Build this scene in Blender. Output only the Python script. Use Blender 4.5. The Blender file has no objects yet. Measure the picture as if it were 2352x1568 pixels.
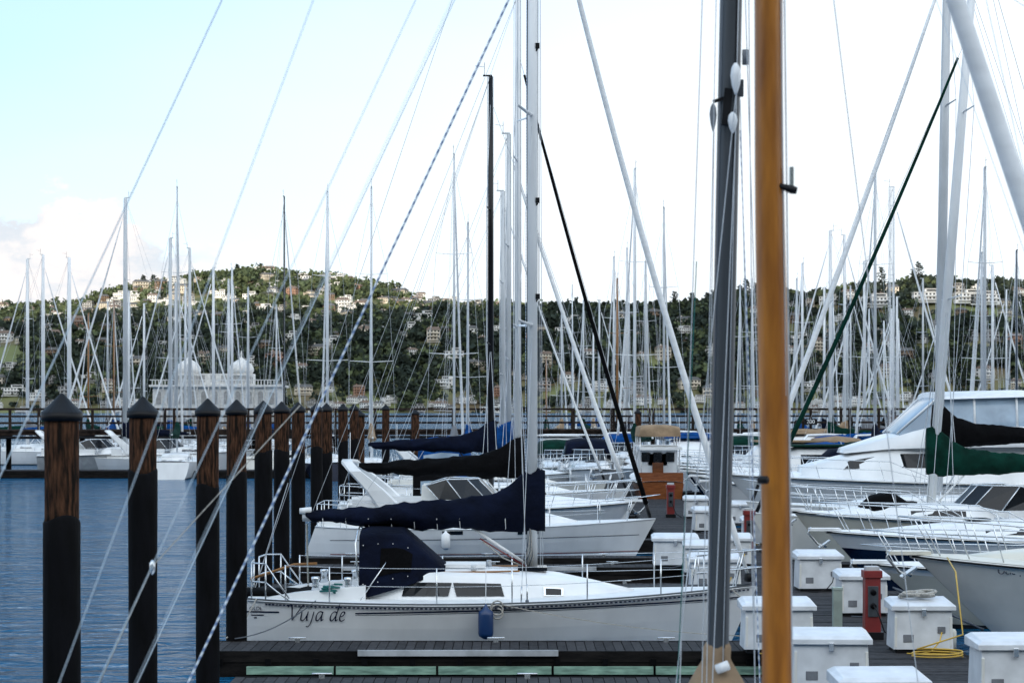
import bpy, math, random
import numpy as np
from mathutils import Vector, Matrix, noise
random.seed(7); np.random.seed(7)
EYE=4.2; F=4704.0; U0=1176.0; V0=935.0
def at(u,v,d): return Vector(((u-U0)*d/F, d, EYE-(v-V0)*d/F))
def ax(u,d): return (u-U0)*d/F
def az(v,d): return EYE-(v-V0)*d/F
# ---------------------------------------------------------------- materials
def mat(name,col,rough=.5,metal=0.,var=.25,scale=3.,bump=0.,bscale=30.,col2=None,stretch=(1,1,1),coat=0.,spec=.5,contrast=(.35,.65),island=False,bdist=.02):
    m=bpy.data.materials.new(name); m.use_nodes=True
    nt=m.node_tree; n=nt.nodes; l=nt.links
    b=n['Principled BSDF']
    b.inputs['Roughness'].default_value=rough; b.inputs['Metallic'].default_value=metal
    b.inputs['Specular IOR Level'].default_value=spec
    b.inputs['Coat Weight'].default_value=coat
    tc=n.new('ShaderNodeTexCoord'); mp=n.new('ShaderNodeMapping'); mp.inputs['Scale'].default_value=stretch
    l.new(tc.outputs['Object'],mp.inputs['Vector'])
    no=n.new('ShaderNodeTexNoise'); no.inputs['Scale'].default_value=scale; no.inputs['Detail'].default_value=5
    l.new(mp.outputs[0],no.inputs['Vector'])
    mr=n.new('ShaderNodeMapRange'); mr.inputs['From Min'].default_value=contrast[0]; mr.inputs['From Max'].default_value=contrast[1]
    l.new(no.outputs['Fac'],mr.inputs['Value'])
    mx=n.new('ShaderNodeMix'); mx.data_type='RGBA'
    c2=col2 if col2 else tuple(c*(1-var) for c in col)
    mx.inputs['A'].default_value=(*c2,1); mx.inputs['B'].default_value=(*col,1)
    if island:
        g=n.new('ShaderNodeNewGeometry'); ad=n.new('ShaderNodeMath'); ad.operation='MULTIPLY_ADD'
        l.new(g.outputs['Random Per Island'],ad.inputs[0]); ad.inputs[1].default_value=.5
        mm=n.new('ShaderNodeMath'); mm.operation='MULTIPLY'; mm.inputs[1].default_value=.5
        l.new(mr.outputs[0],mm.inputs[0]); l.new(mm.outputs[0],ad.inputs[2]); l.new(ad.outputs[0],mx.inputs['Factor'])
    else: l.new(mr.outputs[0],mx.inputs['Factor'])
    l.new(mx.outputs['Result'],b.inputs['Base Color'])
    if bump:
        n2=n.new('ShaderNodeTexNoise'); n2.inputs['Scale'].default_value=bscale; n2.inputs['Detail'].default_value=4
        l.new(mp.outputs[0],n2.inputs['Vector'])
        bp=n.new('ShaderNodeBump'); bp.inputs['Strength'].default_value=bump; bp.inputs['Distance'].default_value=bdist
        l.new(n2.outputs['Fac'],bp.inputs['Height']); l.new(bp.outputs[0],b.inputs['Normal'])
    return m
GEL=mat('gelcoat_white',(.86,.87,.88),.25,var=.12,scale=1.5,stretch=(1,1,.4))
GEL2=mat('gelcoat_offwhite',(.78,.77,.73),.3,var=.14,scale=1.5)
CREAM=mat('gelcoat_cream',(.72,.69,.60),.3,var=.12,scale=1.5)
DECK=mat('deck_nonskid',(.80,.81,.81),.6,var=.12,scale=4,bump=.2,bscale=120)
NAVYH=mat('hull_navy',(.008,.014,.04),.15,var=.3)
GREYH=mat('hull_grey',(.34,.36,.38),.3)
GREENH=mat('hull_green',(.01,.06,.05),.2)
WOODH=mat('hull_wood',(.25,.08,.025),.25,var=.4,stretch=(1,1,8),coat=.5)
BOTTOM=mat('antifouling',(.03,.03,.035),.8)
cv=dict(rough=.9,var=.5,scale=2.5,bump=.8,bscale=5,bdist=.06,spec=.12)
NAVY=mat('canvas_navy',(.003,.006,.020),**cv)
BLACK=mat('canvas_black',(.0022,.0022,.003),**cv)
BLUE=mat('canvas_blue',(.004,.065,.25),**cv)
GREEN=mat('canvas_green',(.0015,.032,.022),**cv)
TAN=mat('canvas_tan',(.34,.24,.155),**{**cv,'var':.3})
GREYC=mat('canvas_grey',(.2,.21,.23),**{**cv,'var':.3})
WHITEC=mat('sailcloth_white',(.85,.86,.87),.7,var=.12,scale=4,stretch=(1,1,3))
ALU=mat('aluminium',(.64,.66,.68),.4,metal=.1,var=.2,scale=2,stretch=(1,1,.3))
WMAST=mat('mast_white',(.86,.87,.88),.35,var=.12,scale=2,stretch=(2,2,.3))
GMAST=mat('mast_grey',(.058,.066,.076),.4,metal=.1,var=.25,scale=3,stretch=(4,4,.3))
BMAST=mat('mast_black',(.006,.006,.008),.3,spec=.3)
STEEL=mat('stainless',(.74,.76,.78),.22,metal=.8,var=.2)
WIRE=mat('wire',(.55,.58,.62),.4,metal=.1,var=.2)
LWIRE=mat('wire_light',(.66,.78,.88),.4,metal=.0,var=.1)
DWIRE=mat('wire_dark',(.10,.12,.15),.5,metal=.2,var=.2)
GLASS=mat('tinted_glass',(.010,.012,.016),.08,var=.4,spec=.35)
CLEAR=mat('clear_vinyl',(.33,.43,.54),.1,var=.35,scale=1.2)
BLKP=mat('black_plastic',(.006,.006,.008),.5,var=.4,scale=6,spec=.25)
WOODM=mat('varnished_spar',(.45,.165,.020),.32,scale=2.2,col2=(.22,.070,.009),stretch=(6,6,.8),coat=.12,contrast=(.32,.66),bump=.15,bscale=14)
WOODL=mat('wood_far',(.33,.15,.04),.5)
PILEW=mat('pile_wood',(.115,.052,.028),.95,scale=9,col2=(.012,.008,.006),stretch=(3,3,.45),bump=.9,bscale=18,contrast=(.38,.68),bdist=.03,spec=.12)
PILEB=mat('pile_wrap',(.0045,.0045,.006),.75,scale=4,col2=(.0018,.0018,.002),stretch=(2,2,.4),bump=.5,bscale=8,spec=.10)
DOCKW=mat('dock_planks',(.052,.050,.053),.85,scale=9,col2=(.012,.011,.012),stretch=(1,1,1),bump=.6,bscale=25,island=True,spec=.25)
DOCKD=mat('dock_side',(.014,.012,.011),.85,scale=5,col2=(.004,.0035,.0035),bump=.5,stretch=(.5,1,2),spec=.15)
ALGAE=mat('dock_algae',(.30,.47,.36),.8,scale=5,col2=(.12,.21,.16),stretch=(.6,1,3),bump=.3)
WHITEP=mat('white_bumper',(.50,.51,.52),.5,var=.35,scale=4)
BOXW=mat('dock_box_white',(.74,.76,.79),.4,var=.2,scale=3,bump=.08,bscale=8)
RED=mat('pedestal_red',(.24,.028,.026),.4,var=.35)
PIERW=mat('pier_timber',(.045,.031,.025),.9,scale=3,col2=(.011,.008,.007),bump=.5,bscale=12,stretch=(1,1,1),spec=.15)
YEL=mat('cord_yellow',(.60,.38,.05),.5)
ROPE=mat('rope',(.46,.44,.40),.8,var=.4,scale=40)
TEAL=mat('rope_teal',(.01,.14,.13),.8)
FBLUE=mat('fender_blue',(.008,.04,.14),.35)
SHORE=mat('grey_post',(.35,.42,.38),.6,var=.3)
INK=mat('lettering_ink',(.006,.010,.04),.5,spec=.2)
LIME=mat('kayak_lime',(.25,.6,.05),.4)
def ropestripe():
    m=bpy.data.materials.new('rope_braid'); m.use_nodes=True; nt=m.node_tree; n=nt.nodes; l=nt.links
    b=n['Principled BSDF']; b.inputs['Roughness'].default_value=.7
    tc=n.new('ShaderNodeTexCoord'); w=n.new('ShaderNodeTexWave'); w.inputs['Scale'].default_value=6; w.inputs['Distortion'].default_value=1.
    w.bands_direction='Z'; l.new(tc.outputs['Object'],w.inputs['Vector'])
    r=n.new('ShaderNodeMix'); r.data_type='RGBA'; r.inputs['A'].default_value=(.14,.22,.40,1); r.inputs['B'].default_value=(.78,.84,.90,1)
    l.new(w.outputs['Fac'],r.inputs['Factor']); l.new(r.outputs['Result'],b.inputs['Base Color']); return m
BRAID=ropestripe()
# ---------------------------------------------------------------- mesh builder
class MB:
    def __init__(s,M=None):
        s.v=[];s.f=[];s.m=[];s.s=[];s.mats=[];s.M=M if M else Matrix()
    def mi(s,m):
        if m not in s.mats: s.mats.append(m)
        return s.mats.index(m)
    def add(s,vs,fs,m,smooth=False):
        b=len(s.v); s.v+= [tuple(s.M@Vector(p)) for p in vs]; k=s.mi(m)
        for f in fs: s.f.append(tuple(b+i for i in f)); s.m.append(k); s.s.append(smooth)
    def box(s,cx,cy,cz,sx,sy,sz,m,rz=0,ry=0,tx=1.,ty=1.):
        R=Matrix.Translation((cx,cy,cz))@Matrix.Rotation(rz,4,'Z')@Matrix.Rotation(ry,4,'Y')
        vs=[]
        for z in(-.5,.5):
            kx,ky=(tx,ty) if z>0 else (1,1)
            for x,y in((-.5,-.5),(.5,-.5),(.5,.5),(-.5,.5)): vs.append(R@Vector((x*sx*kx,y*sy*ky,z*sz)))
        s.add(vs,[(3,2,1,0),(4,5,6,7),(0,1,5,4),(1,2,6,5),(2,3,7,6),(3,0,4,7)],m)
    def path(s,pts,r,m,n=6,rs=None,smooth=True,cap=True,flat=1.):
        pts=[Vector(p) for p in pts]; vs=[];fs=[]
        N=len(pts); up=None
        for i,p in enumerate(pts):
            d=(pts[min(i+1,N-1)]-pts[max(i-1,0)])
            if d.length<1e-9: d=Vector((0,0,1))
            d.normalize()
            if up is None:
                up=d.orthogonal().normalized() if abs(d.z)<.95 else Vector((1,0,0))
            a=(up-d*up.dot(d)).normalized(); up=a; b=d.cross(a)
            rr=rs[i] if rs else r
            for k in range(n):
                t=2*math.pi*k/n; vs.append(p+a*math.cos(t)*rr+b*math.sin(t)*rr*flat)
        for i in range(N-1):
            for k in range(n):
                k2=(k+1)%n; fs.append((i*n+k,i*n+k2,(i+1)*n+k2,(i+1)*n+k))
        if cap: fs.append(tuple(range(n))[::-1]); fs.append(tuple((N-1)*n+k for k in range(n)))
        s.add(vs,fs,m,smooth and n>4)
    def tube(s,p0,p1,r,m,r1=None,n=8,flat=1.): s.path([p0,p1],r,m,n,rs=[r,r if r1 is None else r1],flat=flat)
    def wire(s,p0,p1,r,m=None,sag=0.,n=4):
        m=m or WIRE; p0=Vector(p0);p1=Vector(p1)
        if sag==0: s.path([p0,p1],r,m,n)
        else:
            s.path([p0.lerp(p1,i/8)-Vector((0,0,sag*4*(i/8)*(1-i/8))) for i in range(9)],r,m,n)
    def loft(s,rings,m,closed=True,cap=True,smooth=True):
        n=len(rings[0]); vs=[p for r in rings for p in r]; fs=[]
        for i in range(len(rings)-1):
            for k in range(n if closed else n-1):
                k2=(k+1)%n; fs.append((i*n+k,i*n+k2,(i+1)*n+k2,(i+1)*n+k))
        if cap: fs.append(tuple(range(n))[::-1]); fs.append(tuple((len(rings)-1)*n+k for k in range(n)))
        s.add(vs,fs,m,smooth)
    def lathe(s,prof,cx,cy,m,n=20,smooth=True):
        s.loft([[(cx+r*math.cos(2*math.pi*k/n),cy+r*math.sin(2*math.pi*k/n),z) for k in range(n)] for r,z in prof],m,smooth=smooth)
    def build(s,name,bevel=0,origin=None):
        o=Vector(origin) if origin is not None else s.M.translation.copy()
        me=bpy.data.meshes.new(name)
        me.from_pydata([(v[0]-o.x,v[1]-o.y,v[2]-o.z) for v in s.v],[],s.f)
        for m in s.mats: me.materials.append(m)
        me.polygons.foreach_set('material_index',s.m); me.polygons.foreach_set('use_smooth',s.s)
        me.update(); ob=bpy.data.objects.new(name,me); ob.location=o; bpy.context.scene.collection.objects.link(ob)
        if bevel:
            b=ob.modifiers.new('bevel','BEVEL'); b.width=bevel; b.segments=2; b.limit_method='ANGLE'
        return ob
def TR(x,y,hd=0,z=0,roll=0): return Matrix.Translation((x,y,z))@Matrix.Rotation(math.radians(hd),4,'Z')@Matrix.Rotation(math.radians(roll),4,'X')
def lerp(a,b,t): return a+(b-a)*t
# ---------------------------------------------------------------- hull
class Hull:
    def __init__(h,L,B,fs,fb,tw=.7,rake=.8,srake=.3,draft=.35,motor=False):
        h.L=L;h.B=B;h.fs=fs;h.fb=fb;h.tw=tw;h.rake=rake;h.sr=srake;h.dr=draft;h.mo=motor
    def half(h,t):
        if t<.42: f=h.tw+(1-h.tw)*math.sin(math.pi/2*t/.42)
        else:
            u=(t-.42)/.58; f=(1-u**(2.8 if h.mo else 2.1))**(.8 if h.mo else .95) if u<1 else 0
        return max(h.B/2*f,.03)
    def sheer(h,t): return h.fs+(h.fb-h.fs)*t**1.6-(0 if h.mo else .10*math.sin(math.pi*t))
    def pz(h,t,z,side):
        sh=h.sheer(t); v=max(0,min(1,(z+h.dr)/(sh+h.dr)))
        p=(.2+.75*t**2) if h.mo else (.2+.45*t**2)
        y=h.half(t)*v**p
        x=t*h.L-h.rake*t**5*(1-v)+h.sr*(1-t)**8*v
        return (x,y*side,z)
    def find(h,x,z,side,out=0.):
        t=x/h.L
        for _ in range(12): t+= (x-h.pz(t,z,1)[0])/h.L; t=max(0,min(1,t))
        p=h.pz(t,z,side); return (p[0],p[1]+side*out,p[2])
    def mesh(h,mb,m,deck,band=None,bandf=.8,stripe=None):
        T=[i/28 for i in range(29)]
        for side in(-1,1):
            vs=[]
            lv=[('l',0),('l',.5),('l',1),('u',.08),('u',.3),('u',.55),('u',bandf),('u',1)]
            for t in T:
                sh=h.sheer(t)
                for k,q in lv:
                    z=-h.dr+(h.dr+.07)*q if k=='l' else .07+(sh-.07)*q
                    vs.append(h.pz(t,z,side))
            n=len(lv)
            for j in range(n-1):
                mm=BOTTOM if j<2 else ((stripe or m) if j==2 else (band if (band and j==n-2) else m))
                fl=[(i*n+j,(i+1)*n+j,(i+1)*n+j+1,i*n+j+1) for i in range(len(T)-1)]
                mb.add(vs,fl,mm,True)
        ring=[h.pz(0,z,-1) for z in np.linspace(h.sheer(0),-h.dr,8)]+[h.pz(0,z,1) for z in np.linspace(-h.dr,h.sheer(0),8)]
        mb.add(ring,[tuple(range(16))],m)
        vs=[];fs=[]
        for t in T:
            sh=h.sheer(t)
            for q in(-1,-.5,0,.5,1):
                p=h.pz(t,sh,1); vs.append((p[0],p[1]*q,sh+.012+.06*h.half(t)*(1-q*q)))
        for i in range(28):
            for j in range(4): fs.append((i*5+j,(i+1)*5+j,(i+1)*5+j+1,i*5+j+1))
        mb.add(vs,fs,deck,True)
    def rail(h,mb,t0,t1,dz,r,m,inset=.97,n=14,out=0,sides=(-1,1)):
        for sd in sides:
            P=[]
            for i in range(n+1):
                t=lerp(t0,t1,i/n); p=h.pz(t,h.sheer(t),sd); P.append((p[0],p[1]*inset+sd*out,p[2]+dz))
            mb.path(P,r,m,6)
    def ribbon(h,mb,x0,x1,z0,z1,w,m,side=-1,n=24,out=.008):
        vs=[];fs=[]
        for i in range(n+1):
            x=lerp(x0,x1,i/n); z=lerp(z0,z1,i/n)
            vs+= [h.find(x,z-w/2,side,out),h.find(x,z+w/2,side,out)]
        fs=[(2*i,2*i+2,2*i+3,2*i+1) for i in range(n)]
        mb.add(vs,fs,m,True)
def cabin(mb,st,m,camber=.03,cap=True):
    R=[]
    for x,wb,wt,zb,zt in st:
        e=min(.07,(zt-zb)*.4)
        R.append([(x,-wb,zb),(x,-wt,zt-e),(x,-wt*.93,zt-e*.3),(x,-wt*.6,zt+camber*.6),(x,0,zt+camber),(x,wt*.6,zt+camber*.6),(x,wt*.93,zt-e*.3),(x,wt,zt-e),(x,wb,zb)])
    mb.loft(R,m,closed=False,cap=cap)
def cabpt(st,x,f,sd,out):
    for a,b in zip(st,st[1:]):
        lo,hi=(a,b) if a[0]<b[0] else (b,a)
        if lo[0]-1e-6<=x<=hi[0]+1e-6:
            q=(x-lo[0])/max(1e-6,hi[0]-lo[0]); wb,wt,zb,zt=[lerp(lo[i],hi[i],q) for i in(1,2,3,4)]
            e=min(.07,(zt-zb)*.4); return (x,sd*(lerp(wb,wt,f)+out),lerp(zb,zt-e,f))
    return (x,0,0)
def cabwin(mb,st,x0,x1,f0,f1,m,out=.012,slant=0.,n=4,sides=(-1,1)):
    for sd in sides:
        vs=[];fs=[]
        for i in range(n+1):
            x=lerp(x0,x1,i/n); xs=x+slant
            vs+= [cabpt(st,x,f0,sd,out),cabpt(st,min(max(xs,x0-1),x1+1),f1,sd,out)]
        fs=[(2*i,2*i+2,2*i+3,2*i+1) for i in range(n)]
        mb.add(vs,fs,m)
COV=[(-.02,.75,-.30),(.03,.80,-.33),(.08,.66,-.34),(.14,.46,-.32),(.22,.34,-.30),(.38,.25,-.27),(.55,.20,-.25),(.72,.14,-.24),(.88,.09,-.20),(1.,.05,-.13),(1.02,.02,-.05)]
def cover(mb,mx,z,BL,m,k=1.,w=.2,drop=0.,seed=0,kh=1.):
    R=[];N=18
    prof=[]
    for i in range(40):
        s=-.02+1.04*i/39
        for a,b in zip(COV,COV[1:]):
            if a[0]-1e-6<=s<=b[0]+1e-6:
                q=(s-a[0])/(b[0]-a[0]); prof.append((s,lerp(a[1],b[1],q)*kh,lerp(a[2],b[2],q))); break
    for s,tp,bt in prof:
        tp*=k;bt*=k; r=[]; c=(tp+bt)/2; hh=(tp-bt)/2; ww=w*k*(1 if s<.9 else .7)*(1 if s>.0 else .8)
        for j in range(N):
            t=2*math.pi*j/N; nn=noise.noise(Vector((s*9+seed,math.cos(t)*1.6,math.sin(t)*1.6)))*.055*k+noise.noise(Vector((s*26+seed,math.cos(t)*1,math.sin(t)*3)))*.04*k
            sag=-.03*k*abs(math.sin(s*BL*3.2))
            zz=math.sin(t); wz=(1-.35*max(0,zz)); 
            r.append((mx-s*BL,(ww*wz+nn)*math.cos(t),z+c+drop*s+(hh+nn+(sag if zz<-.3 else 0))*zz))
        R.append(r)
    mb.loft(R,m)
def sailboat(stern,hd,L=9.5,B=2.9,fs=.95,fb=1.15,mf=.56,mh=14.,mr=.08,mm=ALU,hull=GEL,cov=NAVY,bz=2.4,BL=3.8,furl=WHITEC,ff=.97,rake=0.,det=1,tw=.7,wr=.007,deck=DECK,stripe=None,fr=.045,kh=1.,k=1.,roll=0,srake=.3,cab=True,dodger=None,ladder=False):
    mb=MB(TR(stern[0],stern[1],hd,0,roll)); h=Hull(L,B,fs,fb,tw,L*.085,srake)
    h.mesh(mb,hull,deck,stripe=stripe); mb.h=h
    mx=mf*L; dz=lambda x:h.sheer(x/L)
    h.rail(mb,.0,1.,.02,.018,GEL2 if det<2 else ALU,1.)
    if cab:
        st=[(.30*L,.24*B,.22*B,dz(.3*L)-.03,dz(.3*L)+.36),(.45*L,.30*B,.25*B,dz(.45*L)-.03,dz(.45*L)+.44),(.6*L,.28*B,.22*B,dz(.6*L)-.03,dz(.6*L)+.40),(.70*L,.22*B,.16*B,dz(.7*L)-.03,dz(.7*L)+.28),(.78*L,.13*B,.09*B,dz(.78*L)-.03,dz(.78*L)+.06)]
        cm_=hull if hull in(GEL,GEL2,CREAM) else GEL
        cabin(mb,st,cm_); mb.st=st
        cabwin(mb,st,.36*L,.46*L,.35,.75,GLASS); cabwin(mb,st,.49*L,.59*L,.35,.75,GLASS)
        mb.box(.18*L,0,dz(.2*L)+.07,.2*L,.36*B,.04,BLKP)  # cockpit well not modelled, its shade is this dark panel
        for sd in(-1,1): mb.box(.18*L,sd*.28*B,dz(.2*L)+.12,.24*L,.1,.24,cm_)
    base=dz(mx)+.3; rk=math.tan(math.radians(rake)); MX=lambda z: mx-(z-base)*rk
    mb.path([(MX(base),0,base),(MX(lerp(base,mh,.6)),0,lerp(base,mh,.6)),(MX(mh),0,mh)],mr,mm,10,rs=[mr,mr,mr*.75],flat=.75)
    mb.box(MX(mh)-.1,0,mh+.02,.3,.06,.05,mm); mb.tube((MX(mh)-.2,0,mh),(MX(mh)-.2,0,mh+.45),.008 if wr<.01 else wr,DWIRE,n=4)
    mb.tube((MX(mh)-.2,0,mh+.3),(MX(mh)-.5,0,mh+.34),.008 if wr<.01 else wr,DWIRE,n=4)
    ch=B*.46
    hs=[base+(mh-base)*.36,base+(mh-base)*.68]
    for i,z in enumerate(hs):
        sp=ch*(.85 if i==0 else .62)
        for sd in(-1,1): mb.tube((MX(z),0,z),(MX(z)-.12,sd*sp,z+.06),.03,mm,.018,6,.5)
    for sd in(-1,1):
        c=(mx-.05,sd*ch,dz(mx)); s1=(MX(hs[0])-.12,sd*ch*.85,hs[0]+.06); s2=(MX(hs[1])-.12,sd*ch*.62,hs[1]+.06)
        mb.wire(c,s1,wr);mb.wire(s1,s2,wr);mb.wire(s2,(MX(mh*ff),0,mh*ff),wr);mb.wire((mx-.35,sd*ch,dz(mx)),(MX(hs[0]),0,hs[0]),wr)
        if det: mb.wire((mx+.3,sd*ch,dz(mx)),(MX(hs[0]),0,hs[0]),wr)
    bow=Vector((L*.985,0,h.sheer(1)+.05)); top=Vector((MX(mh*ff),0,mh*ff))
    if furl:
        a=bow.lerp(top,.03); b=bow.lerp(top,.95)
        P=[a.lerp(b,i/10)-Vector((0,0,.25*4*(i/10)*(1-i/10))) for i in range(11)]
        mb.path(P,fr,furl,8,rs=[lerp(fr*1.25,fr*.6,i/10) for i in range(11)])
        mb.tube(bow,a,.05,BLKP)
    mb.wire(bow,top,wr)
    mb.wire((.2,0,h.sheer(0)+.05),(MX(mh),0,mh),wr)
    mb.wire((mx+.1,.06,base),(MX(mh)+.08,.04,mh),wr,DWIRE if det else WIRE); mb.wire((mx-.12,-.05,base),(MX(mh)-.1,-.04,mh),wr)
    mb.tube((MX(bz)-.05,0,bz),(MX(bz)-BL,0,bz-.02),.07,mm,.055)
    if cov: cover(mb,MX(bz)+.12,bz,BL,cov,seed=stern[0],kh=kh,k=k)
    mb.wire((MX(bz)-BL,0,bz),(MX(mh),0,mh),wr*.8); mb.wire((MX(bz)-BL*.85,0,bz-.1),(.12*L,0,dz(.1*L)),wr*1.5)
    mb.tube((mx-.1,0,base+.1),(mx-1.1,0,bz-.12),.025,mm,n=6)
    rr=.0125 if det>1 else max(.014,wr)
    hgt=.6
    for z in((.3,.6) if det else(.6,)):
        h.rail(mb,.08,.86,z,wr*.8 if det else wr,STEEL,.94,16)
    for t in(.1,.25,.4,.55,.7,.84):
        for sd in(-1,1):
            p=h.pz(t,h.sheer(t),sd); mb.tube((p[0],p[1]*.94,p[2]),(p[0],p[1]*.94,p[2]+hgt),rr,STEEL,n=6)
    P=[]
    for q in np.linspace(-1,1,15):
        t=1-.14*abs(q)**1.3; p=h.pz(t,h.sheer(t),1 if q>0 else -1); P.append((p[0]+.12*(1-abs(q)),p[1]*.94,p[2]+hgt+.08*(1-abs(q))))
    mb.path(P,rr*1.1,STEEL,6)
    for q in(-.6,.6):
        t=1-.14*abs(q)**1.3; p=h.pz(t,h.sheer(t),1 if q>0 else -1); mb.tube((p[0]-.1,p[1]*.9,p[2]),(p[0]+.05,p[1]*.94,p[2]+hgt+.03),rr,STEEL,n=6)
    for z in(.32,.62):
        P=[h.pz(.1,h.sheer(.1),-1),h.pz(.02,h.sheer(0),-1),h.pz(0.0,h.sheer(0),-1),h.pz(0,h.sheer(0),1),h.pz(.02,h.sheer(0),1),h.pz(.1,h.sheer(.1),1)]
        P=[(p[0]+.05,p[1]*.93,p[2]+z) for p in P]; mb.path(P,rr,STEEL,6)
        if z>.5:
            for p in P[1:5]: mb.tube((p[0],p[1],p[2]-z),p,rr,STEEL,n=6)
    if dodger:
        x0=.27*L; zb=dz(x0)+.1; w=.3*B
        ds=[(x0,w,w*.85,zb,zb+.95),(x0+.6,w,w*.85,zb,zb+1.),(x0+1.,w*.95,w*.8,zb+.1,zb+.85),(x0+1.5,w*.9,w*.75,zb+.2,zb+.38)]
        cabin(mb,ds,dodger,.06); cabwin(mb,ds,x0+.25,x0+.85,.35,.8,CLEAR if dodger!=NAVY else GLASS)
    if ladder:
        for i in range(30):
            z=lerp(base,mh,i/30); mb.box(mx-.12,0,z,.03,.34,.03,mm)
        mb.wire((mx-.2,-.17,base),(mx-.2,-.17,mh),.02,mm); mb.wire((mx-.2,.17,base),(mx-.2,.17,mh),.02,mm)
    return mb
# ---------------------------------------------------------------- motor boats
def screen(mb,st0,st1,m,frame,th=.0):
    n=len(st0)
    vs=[];fs=[]
    for a,b in zip(st0,st1): vs+=[a,b]
    for i in range(n-1): fs.append((2*i,2*i+2,2*i+3,2*i+1))
    mb.add(vs,fs,m)
    mb.path(st1,.022,frame,6); mb.path(st0,.022,frame,6)
    for a,b in zip(st0,st1): mb.tube(a,b,.018,frame,n=6)
def archloft(mb,P,W,t,m):
    R=[];N=len(P)
    for i,(x,y,z) in enumerate(P):
        a=Vector(P[max(i-1,0)]);b=Vector(P[min(i+1,N-1)]); d=b-a; nn=Vector((0,-d.z,d.y)).normalized()*t; w=W[i]; c=Vector((x,y,z)); e=Vector((w/2,0,0))
        R.append([c-e*1.0,c-e*.8+nn,c+e*.8+nn,c+e,c+e*.8-nn,c-e*.8-nn])
    mb.loft(R,m,smooth=False)
def motorboat(stern,hd,L=9.,B=3.,fs=1.0,fb=1.5,hull=GEL,deck=GEL,style='express',band=None,canvas=None,rails=True,arch=True,rake=1.4,bandf=.72,stripe=None):
    mb=MB(TR(stern[0],stern[1],hd)); h=Hull(L,B,fs,fb,.9,rake,-.1,.4,True); mb.h=h
    h.mesh(mb,hull,deck,band,bandf,stripe)
    h.rail(mb,0,1,-.03,.035,GEL2,1.0,24)
    h.rail(mb,0,1,-.03,.018,BLKP,1.0,24,out=.03)
    dz=lambda x:h.sheer(x/L)
    st=[(.42*L,.36*B,.30*B,dz(.42*L)-.02,dz(.42*L)+.42),(.55*L,.34*B,.27*B,dz(.55*L)-.02,dz(.55*L)+.40),(.7*L,.27*B,.2*B,dz(.7*L)-.02,dz(.7*L)+.30),(.84*L,.16*B,.1*B,dz(.84*L)-.02,dz(.84*L)+.12),(.9*L,.06*B,.04*B,dz(.9*L)-.02,dz(.9*L)+.02)]
    cabin(mb,st,deck); cabwin(mb,st,.5*L,.66*L,.4,.8,GLASS)
    mb.box(.66*L,0,dz(.66*L)+.39,.5,.5,.05,GLASS)
    if style in('express','open'):
        z0=dz(.45*L)+.4; x0=.40*L
        A=[];Bq=[]
        for q in np.linspace(-1,1,7):
            xx=x0+.12*L*(1-abs(q)**2.2); yy=q*.37*B
            A.append((xx,yy,z0-(.12 if abs(q)>.9 else 0))); Bq.append((xx-.5,yy*.9,z0+.52))
        A=[(x0-.7,-.39*B,z0-.1)]+A+[(x0-.7,.39*B,z0-.1)]; Bq=[(x0-1.1,-.36*B,z0+.34)]+Bq+[(x0-1.1,.36*B,z0+.34)]
        screen(mb,A,Bq,GLASS if style=='express' else CLEAR,STEEL)
        for sd in(-1,1): mb.box(.2*L,sd*.42*B,fs+.2,.36*L,.14,.42,deck)
        mb.box(.2*L,0,fs+.06,.34*L,.7*B,.06,BLKP)
        for sd in(-1,1): mb.box(.28*L,sd*.18*B,fs+.45,.5,.5,.75,GEL2,tx=.8,ty=.9)
        if canvas:
            cs=[(.12*L,.42*B,.34*B,fs+.35,z0+.75),(.25*L,.42*B,.34*B,fs+.35,z0+.95),(.36*L,.4*B,.33*B,z0-.1,z0+.85),(.40*L,.38*B,.33*B,z0+.3,z0+.58)]
            cabin(mb,cs,canvas,.08); cabwin(mb,cs,.15*L,.34*L,.3,.8,CLEAR)
        if arch:
            P=[(.16*L,-.46*B,fs+.1),(.10*L,-.45*B,z0+.2),(.03*L,-.42*B,z0+.75),(.0*L,-.34*B,z0+1.0),(-.01*L,0,z0+1.04),(.0*L,.34*B,z0+1.0),(.03*L,.42*B,z0+.75),(.10*L,.45*B,z0+.2),(.16*L,.46*B,fs+.1)]
            archloft(mb,P,[.8,.6,.42,.36,.36,.36,.42,.6,.8],.06,deck)
            mb.tube((0,0,z0+1.),(0,0,z0+1.9),.012,GEL,n=5)
    elif style=='fly':
        s2=[(.05*L,.40*B,.36*B,fs-.02,fs+1.15),(.35*L,.42*B,.36*B,fs-.02,fs+1.3),(.60*L,.40*B,.33*B,dz(.60*L)-.05,fs+1.28),(.70*L,.34*B,.24*B,dz(.7*L),fs+1.0),(.82*L,.20*B,.12*B,dz(.82*L),fs+.60)]
        cabin(mb,s2,deck,.05); cabwin(mb,s2,.10*L,.40*L,.46,.86,GLASS,.02,n=8); cabwin(mb,s2,.42*L,.62*L,.46,.86,GLASS,.02,n=5,slant=.1); cabwin(mb,s2,.63*L,.75*L,.5,.88,GLASS,.02,n=5)
        s3=[(.02*L,.44*B,.46*B,fs+1.15,fs+1.75),(.3*L,.44*B,.46*B,fs+1.28,fs+1.95),(.52*L,.41*B,.42*B,fs+1.25,fs+1.95),(.62*L,.34*B,.32*B,fs+1.2,fs+1.6),(.72*L,.2*B,.14*B,fs+1.05,fs+1.2)]
        cabin(mb,s3,deck,.02)
        s4=[(.12*L,.41*B,.38*B,fs+1.75,fs+2.9),(.3*L,.41*B,.38*B,fs+1.9,fs+3.0),(.50*L,.39*B,.35*B,fs+1.9,fs+2.95),(.60*L,.33*B,.28*B,fs+1.6,fs+1.75)]
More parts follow.
